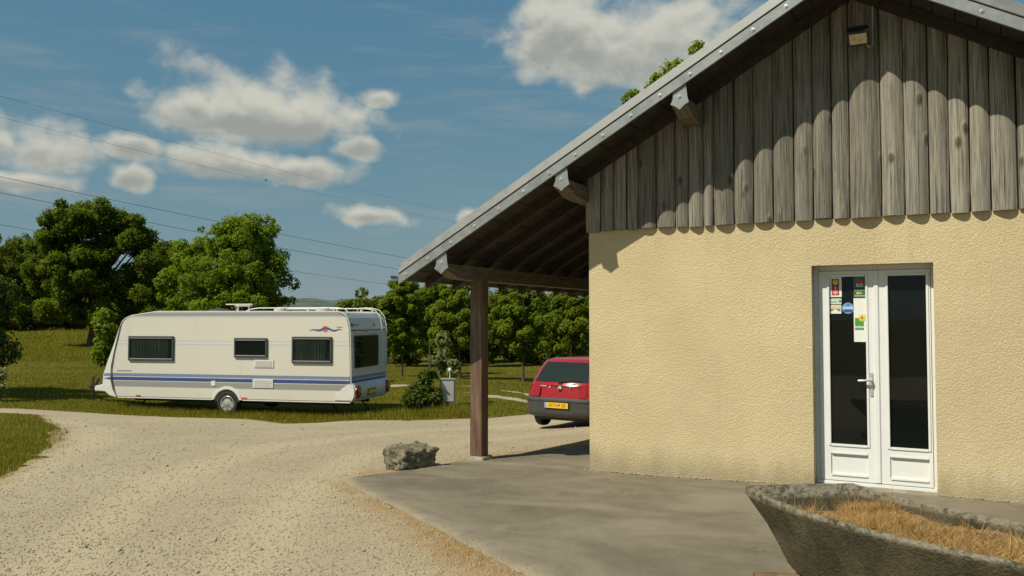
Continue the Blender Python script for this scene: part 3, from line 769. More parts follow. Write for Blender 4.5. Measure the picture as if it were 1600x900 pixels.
rf = MB(); rf.prism(slope_poly(EX0, RIDGE, .092, .225), YF + .07, YB + .5, 'y'); rf.prism(slope_poly(RIDGE, EX1, .092, .225), YF + .07, YB + .5, 'y')
roof = B(rf, 'roof', M['roof'])
for x0, x1, s_ in ((EX0, RIDGE - .002, -1), (RIDGE + .002, EX1, 1)):
    # underside boarding: planks running along the building
    L = abs(x1 - x0); n_ = 30 if s_ < 0 else 20
    for k in range(n_):
        u0, u1 = x0 + (x1 - x0) * k / n_ + .004, x0 + (x1 - x0) * (k + 1) / n_ - .004
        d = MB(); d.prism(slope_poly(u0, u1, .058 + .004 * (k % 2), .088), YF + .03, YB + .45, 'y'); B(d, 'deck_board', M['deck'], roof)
    y = YF + .50
    while y < YB + .4:
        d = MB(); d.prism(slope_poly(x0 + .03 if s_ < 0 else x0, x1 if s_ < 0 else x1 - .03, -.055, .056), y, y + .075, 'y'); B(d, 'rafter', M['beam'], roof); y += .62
    fl_ = MB(); fl_.prism(slope_poly(x0 - .02 if s_ < 0 else x0, x1 if s_ < 0 else x1 + .02, 0, .112), YF, YF + .014, 'y')
    fl_.prism(slope_poly(x0 - .02 if s_ < 0 else x0, x1 if s_ < 0 else x1 + .02, .004, .012), YF - .006, YF - .0005, 'y')
    fo = B(fl_, 'verge_flashing', M['zinc'], roof)
    uc = MB(); a_, b_ = (x0 - .02, x1) if s_ < 0 else (x0, x1 + .02)
    sec = [(YF - .004, .122), (YF - .010, .130), (YF + .040, .250), (YF + .20, .262), (YF + .20, .256), (YF + .048, .240), (YF + .010, .126)]
    vs = [(x, yy, low(x) + dz) for x in (a_, b_) for yy, dz in sec]; m_ = len(sec)
    uc.add(vs, [tuple(range(m_)), tuple(range(2 * m_ - 1, m_ - 1, -1))] + [(i, (i + 1) % m_, m_ + (i + 1) % m_, m_ + i) for i in range(m_)])
    uco = B(uc, 'verge_cover', M['zinc_top'], roof)
    nscr = 16 if s_ < 0 else 11
    for k in range(nscr):
        x = a_ + (b_ - a_) * (k + .35) / nscr; z = low(x) + .058
        sc = MB(); sc.lathe([(.023, 0), (.023, .003), (.011, .004), (.011, .011), (.006, .012)], (x, YF, z), (0, -1, 0), 10); B(sc, 'screw', M['screw'], roof, smooth=True)
ec = MB(); ec.box(EX0 - .03, EX0, YF + .02, YB + .5, low(EX0) + .03, low(EX0) + .215); B(ec, 'eave_board', M['zinc_top'], roof)
gt = MB(); gsec = [(-5.755 + .062 * math.cos(t), 2.135 + .062 * math.sin(t)) for t in np.linspace(math.pi, 2 * math.pi, 9)]; gsec += [(-5.755 + .056 * math.cos(t), 2.135 + .056 * math.sin(t)) for t in np.linspace(2 * math.pi, math.pi, 9)]
gt.prism(gsec, YF + .02, YB + .5, 'y'); B(gt, 'gutter', M['zinc'], smooth=True)

# purlins with zinc end covers
for xc in (-5.10, -3.60, -2.315, RIDGE, .70, 2.25):
    t0 = min(low(xc - .08), low(xc + .08)) - .055; b0 = t0 - .165
    if xc == RIDGE: pr = MB(); pr.prism([(YW + .05, t0), (YB + .42, t0), (YB + .42, b0), (YW + .05, b0)], xc - .08, xc + .08, 'x')
    else: pr = MB(); pr.prism([(YF + .03, t0), (YB + .42, t0), (YB + .42, b0), (YF + .42, b0), (YF + .33, b0 + .012), (YF + .24, b0 + .015), (YF + .22, b0 + .03), (YF + .10, b0 + .07), (YF + .03, b0 + .085)], xc - .08, xc + .08, 'x')
    po = B(pr, 'purlin', M['purlin'])
    if xc == RIDGE: continue
    s_ = 1 if xc < RIDGE else -1; tip = low(xc) - .215
    shp = [(-.078, .060), (-.058, .050), (-.036, .036), (-.016, .018), (0, 0), (.016, .018), (.036, .038), (.058, .054), (.080, .068), (.068, .12), (.063, .18)]
    shp = [(xc + s_ * u * 1.18, tip + v) for u, v in shp] + [(xc + s_ * .063, low(xc + s_ * .063) + .02), (xc - s_ * .066, low(xc - s_ * .066) + .02), (xc - s_ * .066, tip + .11)]
    fp = MB(); fp.prism(shp, YF + .016, YF + .022, 'y'); B(fp, 'end_cover', M['zinc'], po)
    sc = MB(); sc.lathe([(.023, 0), (.023, .003), (.011, .004), (.011, .011)], (xc, YF + .016, tip + .13), (0, -1, 0), 10); B(sc, 'screw', M['screw'], po, smooth=True)

# porch posts
for k, yy in enumerate((8.86, 13.4, 16.4)):
    zg = zt(-5.08, yy); zt0 = low(-5.10 - .08) - .055 - .165
    pm = MB(); zz = np.linspace(zg + .075, zt0 + .004, 5)
    pm.prism([(-5.162, yy - .078), (-5.155, yy - .085), (-5.008, yy - .085), (-5.0, yy - .078), (-5.0, yy + .078), (-5.162, yy + .078)], zg + .075, zt0 + .004, 'z')
    po = B(pm, 'porch_post', M['post'])
    pb = MB(); pb.box(-5.20, -4.95, yy - .13, yy + .12, zg - .05, zg + .078); B(pb, 'plinth', M['concrete'], po, bevel=.012)

# door
FY = YW + .175
dm = MB()
dm.box(DX0 - .01, DX0 + .045, FY, FY + .07, 0, DZ + .01); dm.box(DX1 - .03, DX1 + .01, FY, FY + .07, 0, DZ + .01); dm.box(DX0 + .045, DX1 - .03, FY, FY + .07, DZ - .05, DZ + .01); dm.box(DX0 + .045, DX1 - .03, FY, FY + .07, 0, .035)
door = B(dm, 'door', M['pvc'], bevel=.004)
th = MB(); th.box(DX0 - .005, DX1 + .005, FY - .05, FY + .06, -.045, -.002); B(th, 'threshold', M['concrete'], door)
th = MB(); th.box(DX0 + .002, DX1 - .002, FY - .022, FY - .001, -.002, .030); B(th, 'sill_bar', M['pvc'], door, bevel=.003)
for (x0, x1, gx0, gx1) in ((DX0 + .047, -.632, -1.040, -.700), (-.586, DX1 - .032, -.507, -.169)):
    z0, z1 = .038, DZ - .053; gz0, gz1, pz0, pz1 = .392, 2.045, .100, .300; yf = FY - .012
    lf = MB()
    lf.box(x0, gx0, yf, FY + .05, z0, z1); lf.box(gx1, x1, yf, FY + .05, z0, z1)
    lf.box(gx0, gx1, yf, FY + .05, gz1, z1); lf.box(gx0, gx1, yf, FY + .05, pz1, gz0); lf.box(gx0, gx1, yf, FY + .05, z0, pz0)
    B(lf, 'leaf_frame', M['pvc'], door)
    bd = MB()      # glazing beads
    for (u0, u1, v0, v1) in ((gx0 - .018, gx0 + .004, gz0 - .018, gz1 + .018), (gx1 - .004, gx1 + .018, gz0 - .018, gz1 + .018), (gx0 + .005, gx1 - .005, gz1 - .004, gz1 + .018), (gx0 + .005, gx1 - .005, gz0 - .022, gz0 + .004),
                             (gx0 + .005, gx1 - .005, pz1 - .004, pz1 + .018), (gx0 + .005, gx1 - .005, pz0 - .018, pz0 + .004)):
        bd.box(u0, u1, yf - .010, yf - .001, v0, v1)
    B(bd, 'bead', M['pvc'], door, bevel=.003)
    gp = MB(); gp.box(gx0, gx1, FY + .012, FY + .018, gz0, gz1); B(gp, 'glass_pane', M['doorglass'], door)
    pp = MB(); pp.box(gx0, gx1, FY + .004, FY + .03, pz0, pz1); B(pp, 'lower_panel', M['pvc'], door)
am = MB(); am.box(-.632, -.586, FY - .026, FY + .05, .038, DZ - .053); B(am, 'astragal', M['pvc'], door, bevel=.006)
hd = MB(); hd.box(-.675, -.645, FY - .022, FY - .0125, .87, 1.10); ho = B(hd, 'handle', M['chrome'], door, bevel=.004)
hl = MB(); hl.tube([(-.660, FY - .02, 1.03), (-.660, FY - .065, 1.03), (-.675, FY - .070, 1.03), (-.775, FY - .062, 1.022)], [.012, .012, .012, .010], 10); B(hl, 'lever', M['chrome'], ho, smooth=True)

# flat printed notices on the left pane
def pc(name, c): 
    if name not in M: M[name] = mat(name, c, .55, var=.03, vscale=20)
    return M[name]


def notice(label, x0, x1, z0, z1, base, cat='notice'):
    e = empty('notice', ((x0 + x1) / 2, FY + .0125, z0), 0, label, cat, 'notices stuck on the door glass')
    m_ = MB(); m_.box(-(x1 - x0) / 2, (x1 - x0) / 2, -.004, -.002, 0, z1 - z0); m_.build('sheet', base, e)
    return e


def patch(e, name, x0, x1, z0, z1, m_, lv=1):
    b = MB(); b.box(x0, x1, -.004 - .0012 * lv - .0006, -.004 - .0012 * lv + .0004, z0, z1); return b.build(name, m_, e)


def blob(e, name, poly, m_, lv=1):
    b = MB(); b.prism(poly, -.004 - .0012 * lv - .0006, -.004 - .0012 * lv + .0004, 'y'); return b.build(name, m_, e)


def disc(cx, cz, r, n=20, wob=0): return [(cx + (r + wob * math.cos(8 * t)) * math.cos(t), cz + (r + wob * math.cos(8 * t)) * math.sin(t)) for t in np.linspace(0, 2 * math.pi, n, endpoint=False)]


PW, PK, PG, PG2, PY, PM, PR, PO = pc('print_white', (.78, .78, .74)), pc('print_black', (.02, .02, .02)), pc('print_dark_green', (.02, .16, .10)), pc('print_green', (.06, .30, .05)), pc('print_yellow', (.72, .55, .05)), pc('print_magenta', (.45, .03, .16)), pc('print_red', (.60, .03, .02)), pc('print_orange', (.75, .30, .06))
e = notice('white sticker with yellow sun over black and magenta squares, top left of the pane', -1.038, -.922, 1.842, 2.042, PW)
patch(e, 'black_square', -.034, .034, .108, .178, PK); blob(e, 'sun_flower', disc(0, .145, .027, 32, .005), PY, 2); patch(e, 'magenta_square', -.034, .034, .018, .106, PM)
blob(e, 'arrow', [(0, .022), (.028, .052), (.018, .052), (.018, .058), (.006, .046), (.006, .10), (-.006, .10), (-.006, .046), (-.018, .058), (-.018, .052), (-.028, .052)], PY, 2)
e = notice('dark green sticker with red peaks, top right of the pane', -.812, -.702, 1.925, 2.042, PG)
blob(e, 'red_peaks', [(-.03, .05), (-.022, .09), (-.008, .09), (0, .07), (.008, .09), (.022, .09), (.03, .05)], PR); patch(e, 'white_label', -.03, .03, .018, .045, PW); patch(e, 'black_lettering', -.022, .022, .027, .037, PK, 2)
e = notice('green banner sticker with yellow and orange dots', -.812, -.702, 1.836, 1.918, PG)
blob(e, 'yellow_dot', disc(-.018, .042, .012), PY); blob(e, 'orange_dot', disc(.008, .042, .013), PO); patch(e, 'pale_line', -.05, .05, .012, .017, PW); patch(e, 'pale_line', -.05, .05, .068, .073, PW)
e = notice('thin pale green slip under the sun sticker', -1.042, -.926, 1.769, 1.828, pc('print_pale_green', (.55, .66, .55)))
patch(e, 'grey_lettering', -.045, .02, .022, .030, pc('print_grey_green', (.25, .40, .30))); blob(e, 'green_curl', disc(.045, .032, .012), PG2)
e = notice('small landscape picture sticker with green hills', -1.042, -.928, 1.677, 1.760, PW)
patch(e, 'sky_band', -.048, .048, .045, .072, pc('print_peach', (.70, .50, .28))); blob(e, 'green_hill', [(-.048, .022), (-.01, .040), (-.048, .048)], PG2, 2); blob(e, 'green_hill', [(.048, .022), (.048, .048), (.01, .040)], PG2, 2)
e = empty('notice', (-.866, FY + .0125, 1.667), 0, 'round blue sticker with a tick', 'notice', 'notices stuck on the door glass')
blob(e, 'sheet', disc(0, .063, .055, 28), M['skyblue'], 0); blob(e, 'white_band', [(-.045, .055), (.045, .055), (.049, .075), (-.049, .075)], pc('print_pale_blue', (.50, .60, .72))); blob(e, 'tick', [(-.02, .108), (0, .085), (.022, .112), (0, .094)], M['blue'], 2)
patch(e, 'blue_band', -.04, .04, .025, .05, M['blue'])
e = notice('long white paper with green square and yellow flower', -.814, -.701, 1.399, 1.828, PW)
patch(e, 'green_square', -.046, .034, .155, .235, PG2); blob(e, 'yellow_flower', disc(.020, .235, .034, 32, .005), PY, 2); blob(e, 'flower_heart', disc(.020, .235, .010), PR, 3)
patch(e, 'green_strip', -.046, .034, .118, .135, PG); patch(e, 'pale_strip', -.046, .034, .139, .150, pc('print_pale_green', (.55, .66, .55)))
text_mesh('lettering', 'à la ferme', .014, PW, e, Matrix.Translation((-.006, -.0062, .1265)) @ Matrix.Rotation(R(90), 4, 'X'), .0002)

# floodlight on the gable
fe = empty('floodlight', (-.697, YW - .09, 4.30), 0, 'small black floodlight mounted high on the plank gable', 'floodlight')
Mx = Matrix.Translation((0, -.13, .02)) @ Matrix.Rotation(R(52), 4, 'X')
def tr(mb, Mt): mb.v = [tuple(Mt @ Vector(v)) for v in mb.v]; return mb
tr(MB().add(*[( [(-.085, .03, -.075), (.085, .03, -.075), (.100, -.07, -.085), (-.100, -.07, -.085), (-.085, .03, .075), (.085, .03, .075), (.100, -.07, .085), (-.100, -.07, .085)]), [(0, 1, 2, 3), (4, 7, 6, 5), (0, 4, 5, 1), (2, 6, 7, 3), (0, 3, 7, 4), (1, 5, 6, 2)]]), Mx).build('housing', M['black'], fe, bevel=.006)
tr(MB().box(-.076, .076, -.074, -.0705, -.056, .056), Mx).build('lamp_glass', mat('lamp_glass', (.52, .46, .30), .2, var=.2, vscale=25), fe)
MB().box(-.02, .02, -.11, .06, -.015, .01).build('bracket', M['black'], fe)
MB().tube([(.118, -.015, .42), (.116, -.015, .1), (.115, -.016, -.07), (.09, -.03, -.09), (.03, -.06, -.03)], .006, 6).build('cable', mat('cable_grey', (.42, .42, .39), .6), fe)

# ================================================================== CARAVAN
CV = at(355, 642, 21.5); CA = R(-165.518)
cvn = Vector((math.cos(CA), math.sin(CA), 0)); cvs = Vector((-math.sin(CA), math.cos(CA), 0))
cl = Vector((CV[0], CV[1], -.852)) - cvs * 1.15
cv = empty('caravan', cl, CA, 'long cream touring caravan with blue and grey stripes parked on the grass', 'caravan')
HW = 1.15
prof = [(-3.43, .40), (3.30, .40), (3.44, .83), (3.46, 1.1), (3.38, 1.6), (3.20, 2.30), (3.14, 2.42), (3.04, 2.50), (2.885, 2.565), (2.11, 2.675), (-3.02, 2.665), (-3.14, 2.645), (-3.24, 2.59), (-3.31, 2.50), (-3.35, 2.40), (-3.385, 2.2), (-3.41, 1.6)]
MB().prism(prof, -HW, HW, 'y').build('body', M['caravan'], cv, smooth=True, bevel=.035)
nose = [(3.255, .385), (3.50, .44), (3.66, .56), (3.735, .74), (3.715, 1.0), (3.60, 1.32), (3.42, 1.77), (3.23, 2.31), (3.195, 2.33), (3.39, 1.55), (3.462, 1.2), (3.462, .85), (3.40, .62)]
no = MB().prism(nose, -HW - .012, HW + .012, 'y').build('nose_cap', M['cream'], cv, smooth=True, bevel=.02)
MB().prism([(3.468, .862), (3.46, .942), (3.70, .900)], HW + .0125, HW + .0145, 'y').build('stripe', M['blue'], no)
MB().prism([(3.468, .965), (3.46, 1.04), (3.66, 1.035), (3.70, .965)], HW + .0125, HW + .0145, 'y').build('stripe', pc('stripe_light', (.17, .23, .36)), no)
# edge trims, seams
tr1 = MB(); pts = [(-3.43, HW + .004, .43), (-3.412, HW + .004, 1.6), (-3.388, HW + .004, 2.2), (-3.353, HW + .004, 2.40), (-3.312, HW + .004, 2.50), (-3.242, HW + .004, 2.592), (-3.14, HW + .004, 2.648), (-3.02, HW + .004, 2.668), (2.11, HW + .004, 2.678), (2.885, HW + .004, 2.568), (3.05, HW + .004, 2.503), (3.15, HW + .004, 2.42), (3.205, HW + .004, 2.31)]
tr1.tube(pts, .014, 6).build('edge_trim', M['cream'], cv, smooth=True)
MB().tube([(x, -y, z) for x, y, z in pts], .014, 6).build('edge_trim', M['cream'], cv, smooth=True)
MB().tube([(3.20, HW + .012, 2.32), (3.395, HW + .012, 1.55), (3.462, HW + .013, 1.2), (3.462, HW + .013, .85), (3.40, HW + .013, .62), (3.255, HW + .012, .39)], .008, 6).build('seam', M['frame'], cv)
for s_ in (1, -1):
    MB().box(-3.40, -.43, HW * s_ - .012 if s_ > 0 else -HW - .008, HW + .008 if s_ > 0 else -HW + .012, .392, .418).build('skirt_rail', M['cream'], cv)
    MB().box(.43, 3.25, HW * s_ - .012 if s_ > 0 else -HW - .008, HW + .008 if s_ > 0 else -HW + .012, .392, .418).build('skirt_rail', M['cream'], cv)


def cwindow(x0, x1, z0, z1, curtain=True, side=1):
    fr = MB(); t = .045; y0, y1 = HW + .001, HW + .048
    fr.box(x0, x1, y0, y1, z1 - t, z1); fr.box(x0, x1, y0, y1, z0, z0 + t); fr.box(x0, x0 + t, y0, y1, z0 + t, z1 - t); fr.box(x1 - t, x1, y0, y1, z0 + t, z1 - t)
    wo_ = fr.build('window', M['frame'], cv, bevel=.008)
    MB().box(x0 + t, x1 - t, HW + .0012, HW + .003, z0 + t, z1 - t).build('dark_backing', M['inside'], wo_)  # dark sheet on the solid body stands in for the unlit inside
    if curtain:
        n_ = 90; vs = []; ph = random.uniform(0, 6)
        for k in range(n_ + 1):
            u = k / n_; x = x0 + t + .12 + (x1 - x0 - 2 * t - .14) * u
            y = HW + .017 + .011 * math.sin(u * 88 + ph + 2.5 * math.sin(u * 11))
            vs += [(x, y, z0 + t + .01), (x, y, z1 - t - .03 - .05 * math.sin(u * math.pi) * 0)]
        MB().add(vs, [(2 * k, 2 * k + 2, 2 * k + 3, 2 * k + 1) for k in range(n_)]).build('curtain', M['curtain'], wo_, smooth=True)
    MB().box(x0 + t, x1 - t, HW + .034, HW + .038, z0 + t, z1 - t).build('pane', M['carglass'], wo_)
    MB().box(x0 + t, x1 - t, HW + .039, HW + .045, z0 + t, z0 + t + .018).build('sash_rail', pc('sash_silver', (.33, .34, .34)), wo_)
    MB().box(x0 + t, x1 - t, HW + .039, HW + .045, z1 - t - .014, z1 - t).build('sash_rail', M['chrome'] if not curtain else pc('sash_silver', (.33, .34, .34)), wo_)
    return wo_


cwindow(1.571, 2.933, 1.383, 2.03); cwindow(-1.126, -.194, 1.494, 1.994, False); cwindow(-2.907, -1.816, 1.37, 2.035)
for (x0, x1, z0, z1) in ((-1.308, -.748, 1.237, 1.442), (-1.297, -.718, .718, .952)):
    v = MB().box(x0, x1, HW + .001, HW + .016, z0, z1).build('fridge_vent', M['cream'], cv, bevel=.01)
    for k in range(4):
        zz = z0 + (z1 - z0) * (.2 + .2 * k); MB().box(x0 + .05, x1 - .05, HW + .0165, HW + .022, zz - .014, zz + .010).build('slat', pc('vent_slat', (.52, .50, .46)), v)
MB().box(.341, .473, HW + .001, HW + .014, .753, .883).build('service_hatch', M['cream'], cv, bevel=.006)
for x, z in ((2.63, .459), (-.489, .458)):
    MB().box(x - .07, x + .07, HW + .001, HW + .018, z - .022, z + .022).build('side_marker', M['orange'], cv, bevel=.008)
# logo: orange sun over blue waves
lg = MB().prism(disc(-2.709, 2.235, .075, 22), HW + .0065, HW + .0085, 'y').build('logo_sun', M['orange'], cv)
wv_ = []; wv2 = []
for k in range(41):
    u = k / 40; x = -2.27 - .90 * u; z = 2.215 + .03 * math.sin(u * 15) * (0.4 + .6 * u) - .02 * math.cos(u * 6); th_ = .004 + .022 * math.sin(math.pi * u) ** 1.5
    wv_.append((x, z + th_)); wv2.append((x, z - th_))
MB().prism(wv_ + wv2[::-1], HW + .0088, HW + .0108, 'y').build('logo_wave', M['blue'], cv)
MB().box(-3.17, -3.02, HW + .001, HW + .0075, 2.275, 2.288).build('logo_lettering', pc('print_grey_blue', (.2, .22, .28)), cv)
MB().box(2.85, 3.28, HW + .001, HW + .0075, 1.105, 1.122).build('model_lettering', pc('print_grey_blue', (.2, .22, .28)), cv)
# wheels
for s_ in (1, -1):
    yo = HW + .012 if s_ > 0 else -HW - .012
    MB().prism([(.36 * math.cos(t), .30 + .36 * math.sin(t)) for t in np.linspace(.285, math.pi - .285, 20)] + [(-.345, .35), (.345, .35)], *( (HW - .02, HW + .004) if s_ > 0 else (-HW - .004, -HW + .02)), 'y').build('wheel_well', M['inside'], cv)
    arc = [(.45 * math.cos(t) + .01, .30 + .45 * math.sin(t)) for t in np.linspace(.22, math.pi - .22, 24)]; arc2 = [(.365 * math.cos(t) + .01, .30 + .365 * math.sin(t)) for t in np.linspace(math.pi - .27, .27, 24)]
    MB().prism(arc + arc2, *((HW - .01, HW + .03) if s_ > 0 else (-HW - .03, -HW + .01)), 'y').build('wheel_arch', M['cream'], cv, smooth=True, bevel=.012)
    wh = MB().lathe([(.19, .0), (.27, .0), (.305, .03), (.315, .06), (.315, .13), (.305, .16), (.27, .185), (.215, .178), (.20, .16)], (0.0, yo - s_ * .185, .312), (0, s_, 0), 36).build('wheel', M['rubber'], cv, smooth=True)
    MB().lathe([(.205, .150), (.205, .166), (.185, .180), (.14, .172), (.10, .185), (.06, .19), (.055, .2), (.02, .205)], (0.0, yo - s_ * .185, .312), (0, s_, 0), 32).build('hub_cap', M['hub'], wh, smooth=True)
    for k in range(8):
        t = 2 * math.pi * k / 8; c_ = Vector((.165 * math.cos(t), yo - s_ * .185 + s_ * .178, .312 + .165 * math.sin(t)))
        MB().lathe([(.022, -.004), (.020, .0)], c_, (0, s_, 0), 8).build('slot', M['black'], wh)
# rear
bp = [(-3.38, .90), (-3.50, .86), (-3.545, .72), (-3.535, .56), (-3.47, .43), (-2.95, .43), (-2.98, .53), (-3.06, .66), (-3.18, .78), (-3.30, .86)]
MB().prism(bp, -HW - .018, HW + .018, 'y').build('rear_panel', M['cream'], cv, smooth=True, bevel=.03)
for yy in (HW - .17, -HW + .17):
    lp = MB().lathe([(.165, 0), (.165, .03), (.14, .05), (.08, .062), (.02, .066)], (-3.52, yy, .665), (-1, 0, -.03), 24).build('rear_lamp', M['redlamp'], cv, smooth=True)
    MB().lathe([(.06, 0), (.055, .012)], (-3.578, yy, .70), (-1, 0, 0), 16).build('lens', M['orange'], lp)
np_ = MB().box(-3.556, -3.548, -.12, .36, .555, .67).build('number_plate', M['yellow'], cv)
MB().box(-3.550, -3.544, -.15, .39, .53, .695).build('plate_holder', M['black'], cv)
rw = MB(); rw.box(-3.437, -3.395, -.58, .96, 1.236, 2.07); rw.build('rear_window', M['frame'], cv, bevel=.02)
MB().box(-3.448, -3.4375, -.55, .93, 1.266, 2.04).build('pane', M['carglass'], cv)
MB().box(-3.42, -3.38, -1.12, 1.12, 2.185, 2.205).build('rear_rail', M['frame'], cv)
MB().box(-3.43, -3.385, -.95, 1.10, 2.13, 2.178).build('rear_rail', M['cream'], cv, bevel=.01)
MB().lathe([(.05, 0), (.045, .012)], (-3.37, 1.0, 2.33), (-1, 0, .1), 18).build('emblem', M['blue'], cv); MB().box(-3.388, -3.37, .62, .88, 2.325, 2.345).build('rear_lettering', pc('print_grey_blue', (.2, .22, .28)), cv)
MB().lathe([(.035, 0), (.03, .015)], (-3.37, -.42, 2.33), (-1, 0, .1), 14).build('rear_reflector', M['redlamp'], cv, smooth=True); MB().lathe([(.02, 0), (.018, .012)], (-3.425, 1.02, 2.155), (-1, 0, 0), 10).build('rear_reflector', M['redlamp'], cv)
MB().box(-3.432, -3.424, .18, .42, 2.146, 2.162).build('third_lamp', M['redlamp'], cv)
# ladder and roof rails
ld = MB()
for yy in (-.70, -1.02):
    ld.tube([(-2.75, yy, 2.68), (-2.8, yy, 2.77), (-3.05, yy, 2.785), (-3.28, yy, 2.72), (-3.42, yy, 2.55), (-3.48, yy, 2.3), (-3.50, yy, 1.2), (-3.42, yy, 1.15)], .012, 8)
for z in (1.35, 1.65, 1.95, 2.25, 2.5): ld.tube([(-3.49 if z < 2.4 else -3.44, -.70, z), (-3.49 if z < 2.4 else -3.44, -1.02, z)], .012, 6)
ld.build('ladder', M['cream'], cv, smooth=True)
for yy in (.85, -.85):
    rl = MB().tube([(-.30, yy, 2.672), (-.45, yy, 2.735), (-.7, yy, 2.765), (-2.9, yy, 2.765), (-3.1, yy, 2.74), (-3.2, yy, 2.64)], .013, 8).build('roof_rail', M['cream'], cv, smooth=True)
    for x in (-1.2, -2.1, -2.8): MB().tube([(x, yy, 2.66), (x, yy, 2.76)], .015, 6).build('rail_foot', M['cream'], rl)
for (x, y, s_, hh, mm) in ((.83, .25, .30, .10, M['frame']), (-.95, .2, .17, .13, pc('beige_plastic', (.45, .42, .33))), (-2.2, .2, .20, .13, pc('beige_plastic', (.45, .42, .33)))):
    MB().lathe([(s_, 0), (s_ * .97, hh * .5), (s_ * .7, hh * .9), (s_ * .2, hh)], (x, y, 2.668), (0, 0, 1), 20).build('roof_vent', mm, cv, smooth=True)
an = MB(); an.tube([(.25, .3, 2.66), (.25, .3, 2.88)], .03, 8); an.tube([(-.08, .3, 2.66), (-.08, .3, 2.84)], .02, 8); an.box(-.19, .60, .27, .33, 2.86, 2.89); an.box(-.15, .3, .22, .38, 2.82, 2.845); an.build('antenna', M['cream'], cv, bevel=.006)
# chassis, legs, hitch
ch = MB(); ch.box(-3.2, 3.2, .48, .54, .27, .40); ch.box(-3.2, 3.2, -.54, -.48, .27, .40); ch.box(-.05, .05, -1, 1, .27, .34); ch.build('chassis', M['black'], cv)
for x in (-3.05, 2.9):
    for yy in (.85, -.85):
        MB().tube([(x + (.35 if x < 0 else -.35), yy, .40), (x, yy, .05)], .022, 6).box(x - .07, x + .07, yy - .07, yy + .07, .0, .05).build('corner_steady', M['black'], cv)
hi_ = MB(); hi_.tube([(3.1, .55, .42), (4.85, .04, .50)], .035, 8); hi_.tube([(3.1, -.55, .42), (4.85, -.04, .50)], .035, 8)
hit = hi_.build('drawbar', M['black'], cv)
MB().prism([(3.5, .42), (4.70, .46), (4.70, .61), (4.45, .66), (3.6, .66)], -.30, .30, 'y').build('drawbar_cover', M['cream'], cv, bevel=.03, smooth=True)
MB().tube([(4.68, 0, .54), (4.95, 0, .57)], .05, 10).lathe([(.065, -.06), (.075, 0), (.06, .06)], (5.0, 0, .56), (0, 0, 1), 14).build('coupling', M['black'], hit, smooth=True)
jw = MB(); jw.tube([(4.84, .14, .22), (4.86, .14, .86)], .025, 8); jw.tube([(4.86, .14, .86), (4.74, .14, .90)], .014, 6); jw.lathe([(.10, -.03), (.11, 0), (.10, .03)], (4.82, .14, .11), (0, 1, 0), 16)
jw.tube([(4.92, 0, .58), (4.78, 0, .80)], .03, 8); jw.build('jockey_wheel', M['black'], hit, smooth=True)

# ================================================================== CAR
TH = R(33); cf = CR * math.sin(TH) + CF * math.cos(TH)
cpos = at(873, 640, 16.15); cpos = Vector((cpos[0], cpos[1], 0)); cpos.z = zt(cpos.x + cf[0] * 1.2, cpos.y + cf[1] * 1.2) + .012
car = empty('car', cpos, math.atan2(cf[1], cf[0]), 'small red hatchback seen from behind at the corner of the building', 'car')
# local: x forward from the tail, y left, z up
def loft(rings, cap=True):
    n_ = len(rings[0]); vs = [p_ for r_ in rings for p_ in r_]
    fs = [(i * n_ + k, i * n_ + (k + 1) % n_, (i + 1) * n_ + (k + 1) % n_, (i + 1) * n_ + k) for i in range(len(rings) - 1) for k in range(n_)]
    if cap: fs += [tuple(range(n_))[::-1], tuple((len(rings) - 1) * n_ + k for k in range(n_))]
    return vs, fs
st = [(.00, .30, .90, .62, .70, .62, 1), (.10, .26, .905, .70, .765, .70, .8), (.35, .22, .91, .74, .79, .735, .2), (.9, .2, .90, .76, .80, .745, 0), (1.6, .2, .89, .76, .80, .745, 0), (2.5, .2, .87, .76, .795, .73, 0), (2.75, .2, .86, .75, .79, .70, 0), (3.2, .22, .76, .72, .76, .64, 0), (3.45, .24, .68, .64, .69, .55, 0), (3.56, .3, .60, .52, .58, .46, 0)]
rings = []
for (x, zb, zt_, wb, wsd, wt_, tl) in st:
    zm = .56 * zt_ + .05
    half = [(wb * .8, zb - .02), (wb, zb + .05), (wsd, zm - .12), (wsd, zm + .03), (wsd - .02, zm + .14), (wt_ + .01, zt_ - .03), (wt_ - .06, zt_)]
    ring = [(x + tl * max(0, z - .6) * .28, y, z) for y, z in half] + [(x + tl * max(0, z - .6) * .28, -y, z) for y, z in half[::-1]]
    rings.append(ring)
MB().add(*loft(rings)).build('body', M['red'], car, smooth=True)
# cabin: rings from belt to roof
def cab(z, x0, x1, h0, h1, r=.10):
    """rounded footprint"""
    return [(x0 + r, h0, z), ((x0 + x1) / 2, (h0 + h1) / 2 + .015, z), (x1 - r, h1, z), (x1, h1 - r, z), (x1 + .04, 0, z), (x1, -h1 + r, z), (x1 - r, -h1, z), ((x0 + x1) / 2, -(h0 + h1) / 2 - .015, z), (x0 + r, -h0, z), (x0, -h0 + r, z), (x0 - .03, 0, z), (x0, h0 - r, z)]
cr_ = [cab(.86, .07, 2.72, .70, .70), cab(.92, .105, 2.60, .695, .69), cab(1.10, .235, 2.25, .65, .65), cab(1.27, .365, 1.92, .60, .59), cab(1.335, .43, 1.78, .565, .55), cab(1.365, .52, 1.66, .50, .48), cab(1.378, .68, 1.5, .36, .34)]
MB().add(*loft(cr_)).build('cabin', M['red'], car, smooth=True)


def on_cab(z, frac):
    """point of the tail surface of the cabin at height z, frac -1..1 across"""
    zs = [.86, .92, 1.10, 1.27, 1.335]; x0 = [.07, .105, .235, .365, .43]; h0 = [.70, .695, .65, .60, .565]
    X = np.interp(z, zs, x0); Hh = np.interp(z, zs, h0) - .10
    y = frac * Hh; return (X - .03 * (1 - abs(frac)) - .012, y, z)


